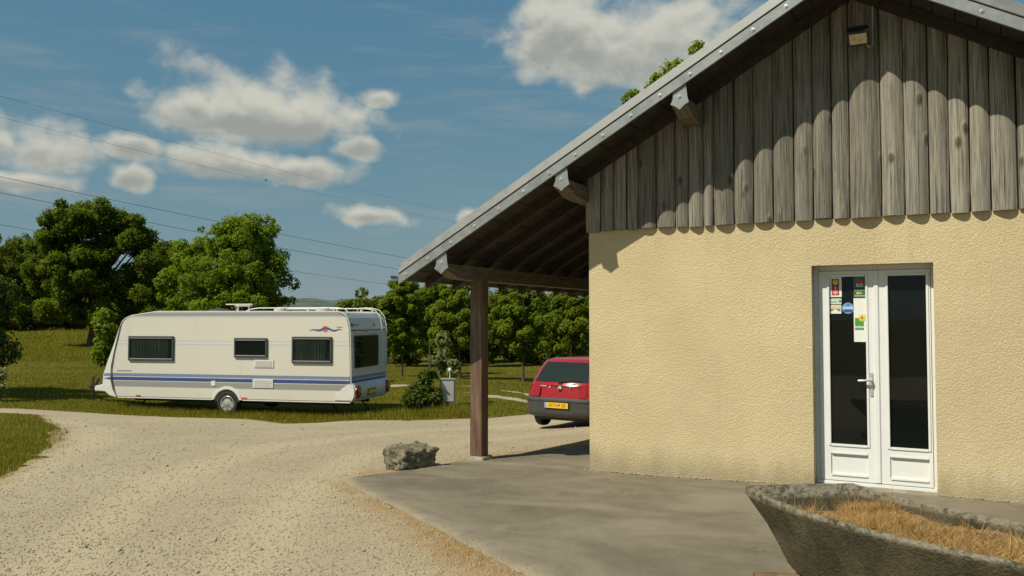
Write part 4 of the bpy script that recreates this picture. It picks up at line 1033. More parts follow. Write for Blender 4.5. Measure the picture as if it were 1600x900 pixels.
gl = [[on_cab(z, u) for u in np.linspace(-.99, .99, 9)] for z in np.linspace(.93, 1.305, 5)]
vs = [p_ for r_ in gl for p_ in r_]; b2 = [(x + .011, y, z) for x, y, z in vs]
fs = [(r_ * 9 + k, r_ * 9 + k + 1, r_ * 9 + k + 10, r_ * 9 + k + 9) for r_ in range(4) for k in range(8)]
MB().add([(x + .008, y, z) for x, y, z in vs], fs).build('window_lining', pc('car_interior', (.035, .05, .045)), car, smooth=True)
MB().add(vs, fs).build('rear_window', M['carwin'], car, smooth=True)
for s_ in (1, -1):
    qd = [(.42, .672 * s_, .94), (1.3, .686 * s_ + .012 * s_, .93), (1.3, .610 * s_ + .012 * s_, 1.28), (.58, .602 * s_, 1.27)]
    MB().add([(x, y + .012 * s_, z) for x, y, z in qd], [(0, 1, 2, 3)]).build('side_window', M['carwin'], car)
    qd = [(1.36, .700 * s_, .93), (2.42, .692 * s_, .93), (1.86, .610 * s_, 1.27), (1.36, .624 * s_, 1.28)]
    MB().add([(x, y + .012 * s_, z) for x, y, z in qd], [(0, 1, 2, 3)]).build('side_window', M['carwin'], car)
MB().add([(2.66, .58, .94), (2.68, 0, .94), (2.66, -.58, .94), (1.94, -.5, 1.275), (1.98, 0, 1.275), (1.94, .5, 1.275)], [(0, 1, 4, 5), (1, 2, 3, 4)]).build('windscreen', M['carwin'], car)
# bumper: footprint swept up
fpn = [(.52, .805), (.25, .815), (.10, .79), (.0, .72), (-.05, .58), (-.075, .3), (-.08, 0)]
fpn = fpn + [(x, -y) for x, y in fpn[-2::-1]]
rg = []
for z, k, dx in ((.255, .90, .06), (.29, .97, .02), (.34, 1.0, 0), (.40, 1.0, .0), (.405, .99, .012), (.56, .985, .008), (.565, 1.0, -.004), (.60, 1.0, .0), (.628, .985, .03)):
    rg.append([(x + dx, y * k, z) for x, y in fpn] + [(.52, -.6, z), (.52, .6, z)])
bo = MB().add(*loft(rg)).build('bumper', M['bumper'], car, smooth=True)
MB().box(-.092, -.078, -.27, .27, .435, .55).build('plate_recess', M['black'], car)
pl_ = MB().box(-.104, -.093, -.26, .26, .44, .545).build('number_plate', M['yellow'], car)
MB().box(-.1065, -.1042, .215, .26, .44, .545).build('country_band', M['skyblue'], pl_)
RT = Matrix.Translation((-.1055, -.02, .4925)) @ Matrix(((0, 0, -1, 0), (-1, 0, 0, 0), (0, 1, 0, 0), (0, 0, 0, 1)))
text_mesh('registration', '817 NF 23', .085, M['black'], pl_, RT, .0008)
def tail_x(z): return max(0, z - .6) * .28 - .014
for s_ in (1, -1):
    vs = []
    for z in np.linspace(.645, .885, 5):
        for x, y in ((tail_x(z) + .004, .44), (tail_x(z) - .002, .56), (tail_x(z) + .03, .645), (tail_x(z) + .10, .715)):
            vs.append((x - .006, s_ * (y - .10 * max(0, z - .68)), z))
    MB().add(vs, [(r_ * 4 + k, r_ * 4 + k + 1, r_ * 4 + k + 5, r_ * 4 + k + 4) for r_ in range(4) for k in range(3)]).build('tail_lamp', M['redlamp'], car, smooth=True)
wp = MB(); wp.tube([(.07, 0, .925), (.05, -.05, .95), (.075, -.42, 1.0)], [.014, .010, .006], 6); wp.box(.04, .09, -.04, .04, .90, .935); wp.build('wiper', M['black'], car)
MB().box(tail_x(.86) - .008, tail_x(.86) + .01, .30, .44, .835, .855).build('lettering_strip', pc('silver_print', (.45, .42, .42)), car)
MB().box(tail_x(.84) - .01, tail_x(.84) + .012, .21, .25, .805, .85).build('badge', pc('badge_grey', (.5, .48, .45)), car, bevel=.008)
bd = MB().lathe([(.042, 0), (.040, .012), (.02, .016)], (tail_x(.80) + .002, 0, .81), (-1, 0, .2), 14).build('emblem', M['chrome'], car, smooth=True)
MB().lathe([(.03, 0), (.028, .008)], (tail_x(.80) - .013, 0, .785), (-1, 0, .2), 12).build('lock', M['black'], bd)
bd = MB().box(tail_x(.83) - .01, tail_x(.83) + .012, -.285, -.22, .81, .855).build('badge', pc('badge_grey', (.5, .48, .45)), car, bevel=.008); MB().lathe([(.022, 0), (.02, .006)], (tail_x(.83) - .010, -.255, .832), (-1, 0, .2), 10).build('badge_centre', M['black'], bd)
MB().box(tail_x(.85) - .01, tail_x(.85) + .012, -.45, -.39, .815, .865).build('badge', pc('dark_badge', (.08, .02, .02)), car); MB().box(tail_x(.88) - .01, tail_x(.88) + .01, -.33, -.26, .893, .905).build('lettering_strip', pc('badge_grey', (.5, .48, .45)), car)
MB().tube([(.35, -.35, .28), (-.02, -.36, .25)], .022, 8).build('exhaust', M['black'], car)
for x in (.58, 2.95):
    for s_ in (1, -1):
        wh = MB().lathe([(.17, 0), (.24, 0), (.272, .02), (.28, .05), (.28, .12), (.272, .15), (.24, .168), (.18, .16)], (x, s_ * .60, .280), (0, s_, 0), 30).build('wheel', M['rubber'], car, smooth=True)
        MB().lathe([(.175, .145), (.17, .160), (.1, .15), (.03, .165)], (x, s_ * .60, .280), (0, s_, 0), 24).build('hub_cap', M['hub'], wh, smooth=True)
MB().box(.3, 3.2, -.66, .66, .16, .24).build('underbody', M['black'], car)

# ================================================================== BOAT PLANTER
bt = empty('boat_planter', (-.3, 5.2, -.05), 0, 'old weathered wooden punt used as a planter in front of the door', 'planter')
BO = Vector((-.3, 5.2, -.05))
SN = [((-1.17, 5.51), (-.58, 5.91)), ((-.97, 5.29), (-.40, 5.815)), ((-.78, 5.11), (-.26, 5.73)), ((-.48, 4.885), (-.05, 5.585)), ((-.22, 4.715), (.13, 5.455)), ((.29, 4.47), (.60, 5.17)), (((.95), 4.25), (1.2, 4.92)), ((1.7, 4.12), (1.88, 4.72))]
ax = Vector((.86, -.51, 0)).normalized()
rings = []
for i, (a, b) in enumerate(SN):
    a, b = Vector((*a, 0)), Vector((*b, 0)); d = (b - a).normalized()
    zr_ = .50 + (.035 if i == 0 else .015 if i == 1 else 0); zb = [.11, .09, .08, .075, .075, .075, .08, .11][i]
    ins = [-.01, .03, .06, .09, .10, .10, .10, .10][i]
    sh = ax * (.37 if i == 0 else .24 if i == 1 else .10 if i == 2 else 0 if i < 6 else -.05 if i == 6 else -.2)
    o1, o2 = a, b; i1, i2 = a + d * .024, b - d * .024
    if i == 0: i1, i2 = i1 + ax * .04, i2 + ax * .04
    ob1, ob2 = a + d * ins + sh, b - d * ins + sh
    ib1, ib2 = a + d * (ins + .04) + sh, b - d * (ins + .04) + sh
    m1 = a + d * ins * .46 + sh * .46
    m2 = b - d * ins * .46 + sh * .46
    ring = [(ob1, zb), (a + d * ins * .76 + sh * .76, zb + .10), (m1, zb + .23), (o1 - d * .004, zr_ - .035), (o1 - d * .008, zr_ - .01), (o1, zr_ + .012), (i1, zr_ + .006), (i1 + d * .01, zr_ - .03), (ib1, zb + .04), (ib2, zb + .04), (i2 - d * .01, zr_ - .03), (i2, zr_ + .006), (o2, zr_ + .012), (o2 + d * .008, zr_ - .01), (o2 + d * .004, zr_ - .035), (m2, zb + .23), (b - d * ins * .76 + sh * .76, zb + .10), (ob2, zb)]
    rings.append([(p_.x - BO.x, p_.y - BO.y, z - BO.z) for p_, z in ring])
hm = MB().add(*loft(rings, cap=False))
# transoms at both ends
for R0, sg in ((rings[0], 1), (rings[-1], -1)):
    out_ = [Vector(R0[k]) for k in (0, 1, 2, 4, 5, 12, 13, 15, 16, 17)]; inn = [p_ + ax * .030 * sg for p_ in out_]; n_ = len(out_)
    hm.add(out_ + inn, [tuple(range(n_)), tuple(range(2 * n_ - 1, n_ - 1, -1))] + [(i, (i + 1) % n_, n_ + (i + 1) % n_, n_ + i) for i in range(n_)])
hull = hm.build('hull', M['boat'], bt, smooth=True)
bm = bmesh.new(); bm.from_mesh(hull.data); bmesh.ops.subdivide_edges(bm, edges=bm.edges[:], cuts=3, use_grid_fill=True)
from mathutils import noise as mn
for v in bm.verts:
    fade = 1.0 if v.co.z + BO.z < .44 else .55
    v.co += fade * Vector((mn.noise(v.co * 9), mn.noise(v.co * 9 + Vector((7, 3, 1))), mn.noise(v.co * 11 + Vector((1, 9, 4))))) * .006 + Vector((0, 0, mn.noise(v.co * 26) * .004))
bm.to_mesh(hull.data); bm.free(); hull.data.polygons.foreach_set('use_smooth', [True] * len(hull.data.polygons))
so = MB(); vs = []; n_ = 14
for i in range(len(SN) - 1):
    for j in range(6):
        t = j / 6; a = Vector(SN[i][0]).lerp(Vector(SN[i + 1][0]), t); b = Vector(SN[i][1]).lerp(Vector(SN[i + 1][1]), t)
        if i == 0: a += Vector((ax.x, ax.y)) * .1 * (1 - t); b += Vector((ax.x, ax.y)) * .1 * (1 - t)
        for k in range(n_ + 1):
            p_ = a.lerp(b, .05 + .9 * k / n_); z = .385 + .06 * min(1, i * .4 + t * .4) + .05 * mn.noise(Vector((p_.x * 3, p_.y * 3, 0))) + .02 * mn.noise(Vector((p_.x * 14, p_.y * 14, 2)))
            vs.append((p_.x - BO.x, p_.y - BO.y, z - BO.z))
rows = len(vs) // (n_ + 1)
so.add(vs, [(r_ * (n_ + 1) + k, r_ * (n_ + 1) + k + 1, (r_ + 1) * (n_ + 1) + k + 1, (r_ + 1) * (n_ + 1) + k) for r_ in range(rows - 1) for k in range(n_)]).build('soil', M['soil'], bt, smooth=True)
for (p0, p1, lab) in (((-1.06, 5.20, .030), (-.30, 5.52, .030), 'brown wooden log supporting the raked end of the boat'), ((1.2, 4.15, .02), (1.5, 4.95, .02), 'brown wooden log under the far end of the boat')):
    p0, p1 = Vector(p0), Vector(p1); n_ = 9
    lo = MB().tube([tuple(p0.lerp(p1, k / (n_ - 1)) - p0) for k in range(n_)], [.060 + .003 * math.sin(k * 2.1) for k in range(n_)], 14).build('log', M['log'], None, smooth=True, loc=tuple(p0))
    tag(lo, lab, 'log', 'logs under the boat')

# ================================================================== ROCK
rp = on_ground(641, 737); rp = Vector((rp[0], rp[1], zt(rp[0], rp[1]) + .02))
bm = bmesh.new(); bmesh.ops.create_cube(bm, size=1); bmesh.ops.subdivide_edges(bm, edges=bm.edges[:], cuts=19, use_grid_fill=True)
for v in bm.verts:
    c = v.co.copy(); n6 = (abs(c.x * 2) ** 9 + abs(c.y * 2) ** 9 + abs(c.z * 2) ** 9) ** (1 / 9); c = c / max(n6, .3) * .98 if n6 > .1 else c
    c = Vector((c.x * .43, c.y * .50, c.z * .275)); q_ = c * 6
    c += c.normalized() * (.05 * mn.noise(q_) + .042 * mn.noise(q_ * 2.4 + Vector((3, 1, 2))) + .026 * mn.noise(q_ * 5.5) - .03 * max(0, .25 - abs(mn.noise(q_ * 1.7 + Vector((5, 5, 5))))) * 4 * .5)
    c.z *= 1 - .10 * max(0, c.x / .28)
    v.co = c + Vector((0, 0, .135))
me = bpy.data.meshes.new('rock'); bm.to_mesh(me); bm.free(); me.materials.append(M['rock']); me.polygons.foreach_set('use_smooth', [True] * len(me.polygons))
ro = bpy.data.objects.new('rock', me); ro.location = rp + Vector((-.10, .16, -.03)); ro.rotation_euler = (0, 0, YAW - R(46)); link(ro)
tag(ro, 'grey lichen covered limestone block at the edge of the asphalt', 'rock')

# ================================================================== METER BOX
mp = at(699, 640, 21.0); mz = zt(mp[0], mp[1])
mb_ = empty('service_box', (mp[0], mp[1], mz), YAW + R(8), 'pale grey electric service box on a post beside the bush', 'utility box')
MB().box(-.035, .035, .02, .09, -.1, .40).build('post', M['grey_box'], mb_)
MB().box(-.18, .18, -.09, .11, .26, .84).build('cabinet', M['grey_box'], mb_, bevel=.012)
MB().box(-.155, .155, -.098, -.0905, .29, .81).build('door', pc('box_door', (.46, .48, .46)), mb_, bevel=.004)
MB().box(-.20, .20, -.11, .13, .84, .86).build('lid', M['grey_box'], mb_)
MB().tube([(.06, .0, .86), (.06, .0, 1.04)], .012, 6).lathe([(.02, 0), (.045, .02), (.05, .05), (.03, .085), (.005, .095)], (.06, 0, 1.03), (0, 0, 1), 12).build('lamp', pc('lamp_white', (.62, .62, .58)), mb_, smooth=True)
MB().box(-.215, -.18, -.05, .02, .55, .68).build('socket', pc('lamp_white', (.62, .62, .58)), mb_, bevel=.006)

# ================================================================== VEGETATION
def leaf_arrays(P, N, size, r_):
    n = len(P)
    A = r_.normal(size=(n, 3)); A -= N * (A * N).sum(1)[:, None]; A /= np.linalg.norm(A, axis=1)[:, None] + 1e-9
    Bv = np.cross(N, A); s = size[:, None]
    fold = N * s * .18
    V = np.stack([P - A * s * .55, P + Bv * s * .36 + fold, P + A * s * .6, P - Bv * s * .36 + fold], 1).reshape(-1, 3)
    F = np.arange(4 * n).reshape(n, 4)
    return V, F


def unit(n, r_):
    v = r_.normal(size=(n, 3)); return v / np.linalg.norm(v, axis=1)[:, None]


def tree(name, label, base, clumps, nleaf, leaf, mat_, seed, trunk_r, trunk_top, cat='tree', group=None, lean=(0, 0), branches=12, flat=.85):
    """base: world point; clumps: list of (x, y, z, r) relative to the base"""
    r_ = np.random.default_rng(seed)
    e = empty(name, tuple(base), 0, label, cat, group)
    cl_ = np.array(clumps, float)
    wgt = cl_[:, 3] ** 2; cnt = np.maximum(6, (nleaf * wgt / wgt.sum()).astype(int))
    P, N, T = [], [], []
    for (x, y, z, rr), c in zip(cl_, cnt):
        u = unit(c, r_); rad_ = rr * np.clip(r_.normal(.86, .17, c), .2, 1.3)[:, None]
        # small twigs: leaves gather in bunches on the clump
        nb = max(4, c // 14); bc = unit(nb, r_); pick = r_.integers(0, nb, c)
        u = u * .42 + bc[pick] * .75; u /= np.linalg.norm(u, axis=1)[:, None]
        pts = np.array([x, y, z]) + u * rad_ * [1, 1, flat]
        nn = u * .7 + unit(c, r_) * .75 + [0, 0, .35]; nn /= np.linalg.norm(nn, axis=1)[:, None]
        P.append(pts); N.append(nn); T.append(np.clip(r_.normal(.5, .22, c) + r_.normal(0, .13) + .15 * u[:, 2], 0, 1))
    P, N, T = np.concatenate(P), np.concatenate(N), np.concatenate(T)
    keep = P[:, 2] > .12; P, N, T = P[keep], N[keep], T[keep]
    V, F = leaf_arrays(P, N, leaf * r_.uniform(.65, 1.3, len(P)), r_)
    np_mesh('crown', V, F, mat_, e, tint=T)
    tb = MB(); n_ = 7; top = np.array([lean[0], lean[1], trunk_top]); path = []
    for k in range(n_):
        t = k / (n_ - 1); j = trunk_r * .35 * (0 < k < n_ - 1)
        path.append(tuple(top * t + np.array([r_.normal(0, j), r_.normal(0, j), -.12 * (k == 0)])))
    tb.tube(path, [trunk_r * (1.35 if k == 0 else 1.0 - .75 * k / (n_ - 1)) for k in range(n_)], 9)
    order = np.argsort(-cl_[:, 3])[:branches]
    for i in order:
        c = cl_[i, :3]; t0 = float(np.clip(.30 + .45 * (c[2] / max(trunk_top, .1)) * r_.uniform(.6, .9), .25, .95)); s = np.array(path[0]) * 0 + top * t0
        mid = (s + c) / 2 + np.array([0, 0, -.08 * np.linalg.norm(c - s)]); br = trunk_r * .42 * (1 - .5 * t0)
        tb.tube([tuple(s), tuple(mid), tuple(c)], [br, br * .65, br * .25], 6)
    tb.build('trunk', M['bark'], e, smooth=True)
    return e


def crown(cx, cz, rx, rz, n, cr, seed, cy=0.0, ry=None, egg=0.0, shell=.55):
    """clumps filling an ellipsoid; egg > 0 narrows the top"""
    r_ = np.random.default_rng(seed); out = []; ry = ry or rx
    while len(out) < n:
        u = unit(1, r_)[0]; k = r_.uniform(shell, 1.0) if r_.random() < .8 else r_.uniform(.1, shell)
        z = u[2]; nar = 1 - egg * max(0, z)
        out.append((cx + u[0] * k * (rx - cr * .6) * nar, cy + u[1] * k * (ry - cr * .6) * nar, cz + z * k * (rz - cr * .6), cr * r_.uniform(.65, 1.25)))
    return out


def place(px, dep):
    """foot of a thing at a bearing and distance from where the photographer stood"""
    p_ = at(px, 500, dep); return Vector((p_[0], p_[1], zt(p_[0], p_[1])))


def px2m(dep): return dep / F_PX
VIEWR = CR     # sideways direction used to lay crowns out


def side(dx, dd=0.0): return CR[0] * dx + CF[0] * dd, CR[1] * dx + CF[1] * dd


def lay(cl_):
    """clumps given as (sideways, depth, up, r) to world-oriented offsets"""
    return [(*side(x, y), z, rr) for x, y, z, rr in cl_]


# the big oak
b = place(147, 62); k = px2m(62)
def Z(py, dep): return EYE + (499 - py) * dep / F_PX
oc = []
for (ox, oy, orx, orz, n_) in [(135, 345, 62, 42, 16), (90, 375, 44, 40, 10), (205, 365, 50, 45, 13), (240, 410, 34, 42, 8), (80, 430, 50, 48, 14), (150, 430, 75, 55, 22), (215, 455, 50, 48, 12), (110, 485, 48, 26, 9), (165, 490, 55, 24, 8), (150, 395, 60, 50, 16)]:
    oc += crown((ox - 147) * k, Z(oy, 62) - b.z, orx * k, orz * k, int(n_ * 1.9), .64, 100 + ox + oy, cy=random.uniform(-1, 1), ry=max(2.4, orx * k))
tree('oak_tree', 'big dark spreading oak standing alone in the meadow', b, lay(oc), 130000, .175, M['oak'], 1, .42, 7.5, branches=26)
# two broad trees behind the caravan
b = place(374, 30); k = px2m(30)
tree('linden_tree', 'dense rounded green tree behind the middle of the caravan', b, lay(crown(0, Z(448, 30) - b.z, 98 * k, 120 * k, 300, .31, 5, egg=.30, shell=.45) + crown(.45, Z(365, 30) - b.z, 44 * k, 38 * k, 36, .24, 6) + crown(-.25, Z(378, 30) - b.z, 40 * k, 34 * k, 30, .24, 7)), 90000, .084, M['linden'], 2, .12, 4.2, branches=14)
b = place(302, 32); k = px2m(32)
tree('linden_tree', 'looser bright tree with thin upright shoots left of the dense rounded tree', b, lay(crown(0, Z(450, 32) - b.z, 62 * k, 94 * k, 150, .28, 8, egg=.3, shell=.4) + crown(.3, Z(384, 32) - b.z, 13 * k, 34 * k, 9, .18, 9) + crown(-.35, Z(390, 32) - b.z, 14 * k, 24 * k, 6, .2, 10)), 36000, .097, M['linden'], 3, .1, 4.2, branches=14)
# woodland along the left
for i, (px, dep, top, hw) in enumerate([(-95, 92, 352, 80), (-16, 90, 350, 60), (38, 96, 356, 48), (95, 118, 405, 55), (180, 120, 430, 60), (262, 118, 428, 55), (330, 115, 440, 60)]):
    b = place(px, dep); k = px2m(dep); h = Z(top, dep) - b.z
    lab = ['leafy woodland tree at the left edge beyond the meadow', 'leafy woodland tree just inside the left edge', 'tall woodland tree left of the oak', 'woodland tree partly hidden by the left of the oak', 'woodland tree behind the oak trunk', 'woodland tree seen between the oak and the rounded trees', 'low woodland tree behind the rounded trees'][i]
    tree('woodland_tree', lab, b, lay(crown(0, h * .48, hw * k, h * .50, 110, .85, 20 + i, shell=.45)), 26000, .265, M['far'], 30 + i, .25, h * .7, group='woodland trees beyond the meadow', branches=10)
for i, (px, dep, hgt, hw) in enumerate([(-60, 86, 4.2, 60), (10, 88, 4.0, 52), (70, 92, 4.6, 50), (130, 96, 4.0, 48), (190, 98, 4.4, 50), (250, 98, 4.0, 50), (310, 98, 4.2, 50)]):
    b = place(px, dep); k = px2m(dep)
    lab = ['undergrowth bush at the far left edge of the wood', 'undergrowth bush left of the oak under the tall wood', 'undergrowth bush just left of the oak crown', 'undergrowth bush behind the left of the oak trunk', 'undergrowth bush behind the right of the oak trunk', 'undergrowth bush between the oak and the rounded trees', 'undergrowth bush behind the looser bright tree'][i]
    tree('undergrowth_bush', lab, b, lay(crown(0, hgt * .42, hw * k, hgt * .5, 50, .7, 220 + i)), 9500, .24, M['far'], 230 + i, .12, hgt * .6, cat='bush', group='undergrowth at the edge of the wood', branches=6)
# dark tree whose branches hang in at the left edge
b = place(-62, 23); k = px2m(23)
tree('shade_tree', 'dark leafy tree overhanging the left edge of the lawn', b, lay(crown(0, 2.05, 92 * k, 1.75, 46, .42, 41)), 24000, .10, M['bush'], 42, .11, 2.9, branches=12)
b = place(4, 22); tree('sapling', 'small pale leafy shrub at the left edge of the lawn', b, lay(crown(-.05, .55, .22, .5, 9, .16, 43)), 1100, .085, M['pale'], 44, .015, .9, branches=4, cat='shrub')
# saplings
b = place(166, 26); tree('sapling', 'slender pale leaved sapling beside the caravan nose', b, lay(crown(.05, 1.75, .42, 1.15, 22, .24, 45)), 2600, .115, M['maple'], 46, .025, 2.5, branches=8)
b = place(690, 23.5); tree('sapling', 'slender pale leaved sapling behind the bush', b, lay(crown(0, 1.5, .24, .78, 14, .17, 47)), 1100, .10, M['pale'], 48, .018, 2.0, branches=7)
b = place(706, 23); tree('sapling', 'short sapling with drooping pale leaves behind the service box', b, lay(crown(.05, .95, .2, .42, 8, .15, 49)), 450, .10, M['pale'], 50, .015, 1.2, branches=5)
# the bush
b = place(664, 20.8); tree('bush', 'low dark green bush left of the service box', b, lay(crown(0, .42, .52, .48, 34, .2, 51) + crown(.1, .95, .22, .25, 6, .13, 52)), 9000, .07, M['bush'], 53, .03, .7, cat='bush', branches=9)
# young trees on the lawn to the right
YT = [(628, 38, 424, 40, 'young tree with a pale straight trunk just right of the caravan'), (718, 36, 428, 60, 'young tree left of the porch post'), (818, 34, 436, 66, 'young tree with dark trunk between the porch post and the car'), (893, 37, 440, 52, 'young tree above the roof of the red car'), (672, 42, 430, 46, 'slightly smaller young tree between two others left of the post')]
for i, (px, dep, top, hw, lab) in enumerate(YT):
    b = place(px, dep); k = px2m(dep); h = Z(top, dep) - b.z
    tree('young_tree', lab, b, lay(crown(0, h * .59, hw * k, h * .43, 100, .22, 60 + i, egg=.30 + .08 * (i % 3), cy=.1 * i) + crown(0, h * .90, hw * k * .3, h * .10, 5, .2, 160 + i)), 36000, .098, M['maple'], 70 + i, .055, h * .85, group='young trees on the lawn', branches=12)
# thicket behind them
for i in range(11):
    px = 560 + i * 40; dep = 56 + 4 * math.sin(i * 2.3); top = 442 + 9 * math.sin(i * 1.7); b = place(px, dep); k = px2m(dep); h = Z(top, dep) - b.z
    lab = ['thicket tree just right of the caravan roof end', 'thicket tree behind the pale straight trunk', 'thicket tree filling the gap over the bush', 'thicket tree behind the saplings', 'thicket tree just left of the porch post', 'thicket tree right behind the porch post', 'thicket tree just right of the porch post', 'thicket tree left of the car roof', 'thicket tree behind the dark trunk by the car', 'thicket tree over the middle of the car', 'thicket tree at the wall corner above the car'][i]
    tree('thicket_tree', lab, b, lay(crown(.3 * math.sin(i * 5.1), h * .45, (40 + 14 * math.sin(i * 3.3)) * k, h * .52, 80, .52, 80 + i)), 17000, .18, M['far'], 90 + i, .12, h * .7, group='dark thicket behind the young trees', branches=8)
# trees behind the roof
b = place(1112, 32); k = px2m(32)
tree('tall_tree', 'tree top showing above the left slope of the roof', b, lay(crown(0, Z(222, 32) - b.z, 186 * k, 168 * k, 110, .42, 121, shell=.7) + crown(-62 * k, Z(128, 32) - b.z, 34 * k, 32 * k, 8, .24, 125)), 20000, .16, M['linden'], 122, .2, 8.5, branches=16)
b = place(1730, 30); k = px2m(30)
tree('tall_tree', 'tree behind the right slope of the roof at the top corner', b, lay(crown(0, Z(110, 30) - b.z, 165 * k, 160 * k, 60, .55, 123)), 12000, .17, M['oak'], 124, .2, 9.5, branches=14)


# ------------------------------------------------------------------ grass, straw, stones
def ground_np(px, py):
    d = CFW[None] + CR[None] * ((px - 800) / F_PX)[:, None] - CU[None] * ((py - 450) / F_PX)[:, None]
    z = np.full(len(px), -.3)
    for _ in range(25):
        q = EYEP + d * ((z - EYE) / d[:, 2])[:, None]; z = .5 * z + .5 * zt(q[:, 0], q[:, 1])
    return q[:, :2]


def blades(name, P, h, wd, lean, mat_, seed, label, cat=None, parent=None, zoff=None, tilt=None):
    r_ = np.random.default_rng(seed); n = len(P)
    z = (zt(P[:, 0], P[:, 1]) if zoff is None else zoff)
    a = r_.uniform(0, 2 * math.pi, n); hh = h * r_.uniform(.5, 1.35, n); ww = wd * r_.uniform(.6, 1.3, n)
    dx, dy = np.cos(a), np.sin(a); la = r_.uniform(0, 2 * math.pi, n); ll = np.minimum(hh * np.abs(r_.normal(0, lean, n)), .985 * hh)
    if tilt: ll = hh * np.sin(np.radians(r_.uniform(tilt[0], tilt[1], n)))
    b0 = np.column_stack([P[:, 0] - dx * ww, P[:, 1] - dy * ww, z - .01]); b1 = np.column_stack([P[:, 0] + dx * ww, P[:, 1] + dy * ww, z - .01])
    hz = np.sqrt(np.maximum(hh ** 2 - np.minimum(ll, .97 * hh) ** 2, 1e-6))
    tp = np.column_stack([P[:, 0] + np.cos(la) * ll, P[:, 1] + np.sin(la) * ll, z + hz])
    V = np.stack([b0, b1, tp], 1).reshape(-1, 3)
    o = np_mesh(name, V, np.arange(3 * n).reshape(n, 3), mat_, parent, tint=r_.uniform(0, 1, n))
    if label: tag(o, label, cat, kind='stuff')
    return o


def on_grass(P): return (gravel_sdf(P) > .02)


gr_ = np.random.default_rng(33)
# lawn in image-even density so near and far look alike
px = gr_.uniform(-60, 960, 150000); py = gr_.uniform(562, 662, 150000)
P = ground_np(px, py); P = P[on_grass(P) & (track_sdf(P) > 0) & (poly_sdf(P, patch_poly) > 0)]
dd = P @ CF[:2]; cvx = (P - [cl.x, cl.y]) @ [cvn.x, cvn.y]; cvy = (P - [cl.x, cl.y]) @ [cvs.x, cvs.y]
lg = (np.abs(cvx) < 3.9) & (np.abs(cvy) < 1.5)
blades('lawn_grass', P[~lg], np.clip(.028 + .0009 * dd[~lg], .035, .075), np.clip(.005 + .0004 * dd[~lg], .008, .022), .9, M['grass'], 34, 'short uneven lawn grass round the caravan and the trees', 'grass')
px = gr_.uniform(-60, 340, 80000); py = 509 + 56 * gr_.random(80000); P = ground_np(px, py); P = P[np.hypot(P[:, 0], P[:, 1]) < 120]; dd = P @ CF[:2]
hm_ = .5 + .9 * np.clip(wig(P, 1.0, .35, 77) + .4, 0, 1)
blades('meadow_grass', P, np.clip(.0028 * dd, .08, .24) * hm_, .00045 * dd, .9, M['grass'], 41, 'tall uneven hay meadow grass beyond the lawn', 'grass')
n_ = 34000
Q = np.column_stack([gr_.uniform(-4.0, 3.9, n_), gr_.normal(.55, .85, n_)]); Q = Q[(Q[:, 1] > -1.6) & (Q[:, 1] < 2.6)]
P = np.array([cl.x, cl.y]) + Q[:, :1] * [cvn.x, cvn.y] + Q[:, 1:] * [cvs.x, cvs.y]; P = P[on_grass(P)]
hh = .075 + .09 * np.exp(-((P - [cl.x, cl.y]) @ [cvs.x, cvs.y] - 1.1) ** 2 / .5)
blades('verge_grass', P, hh, .010, .7, M['grass'], 35, 'longer green grass growing under and in front of the caravan', 'grass')
bc_ = place(672, 20.4); P = np.array([bc_.x, bc_.y]) + gr_.normal(size=(5000, 2)) * [.75, .5]; P = P[on_grass(P)]
blades('tall_grass', P, .20, .009, .5, M['grass'], 36, 'tufts of tall grass round the foot of the bush', 'grass')
px = gr_.uniform(-380, 110, 120000); py = gr_.uniform(640, 850, 120000); P = ground_np(px, py); P = P[(poly_sdf(P, patch_poly) + wig(P, .16, 3.0, 3) < .12 * gr_.random(len(P)))]
blades('patch_grass', P, .055, .006, .7, M['grass'], 37, 'short grass patch at the left edge of the drive', 'grass')
# dry grass along the asphalt edge
px = gr_.uniform(500, 960, 90000); py = gr_.uniform(690, 910, 90000); P = ground_np(px, py); sd = asphalt_sdf(P)
prob = np.exp(-np.abs(sd - .09) / .15) * np.clip(.35 + 1.6 * (wig(P, 1.0, 1.7, 21) + .1), 0, 1)
P = P[(gr_.random(len(P)) < prob * .8) & (sd > -.03)]
blades('dry_grass', P, .045, .0035, 1.1, M['straw'], 38, 'dry straw coloured grass along the edge of the asphalt', 'grass')
# straw along the drive edges and in the left patch
px = gr_.uniform(-80, 960, 70000); py = 636 + 130 * gr_.random(70000) ** 2.2; P = ground_np(px, py); sg_ = gravel_sdf(P)
P = P[(gr_.random(len(P)) < np.exp(-np.abs(sg_ - .03) / .16) * np.clip(.5 + 1.3 * wig(P, 1.0, 1.4, 23), .1, 1)) & (sg_ > -.3)]
blades('verge_straw', P, .05, .006, 1.0, M['straw'], 43, 'dry yellow grass tips along the edge of the drive', 'grass')
# dry grass in the boat
tt = gr_.uniform(0.02, .98, 30000) ** .9 * (len(SN) - 1.6); ii = np.minimum(tt.astype(int), len(SN) - 2); fr_ = tt - ii; uu = gr_.uniform(.09, .93, len(tt))
SA = np.array([[*a, *b_] for a, b_ in SN]); L_ = SA[ii] * (1 - fr_)[:, None] + SA[ii + 1] * fr_[:, None]
P = L_[:, :2] * (1 - uu)[:, None] + L_[:, 2:] * uu[:, None]
cl2 = wig(P, 1.0, 6.0, 55); ok = (cl2 > -.55 + .5 * gr_.random(len(P))) & (tt > .35); P = P[ok]; tt = tt[ok]; cl2 = cl2[ok]
ramp_ = np.clip(tt * .4, 0, 1)
zs_ = .385 + .06 * ramp_ + np.array([.05 * mn.noise(Vector((x * 3, y * 3, 0))) + .02 * mn.noise(Vector((x * 14, y * 14, 2))) for x, y in P]) - BO.z
mound = .05 * np.clip(cl2 + .35, 0, 1)
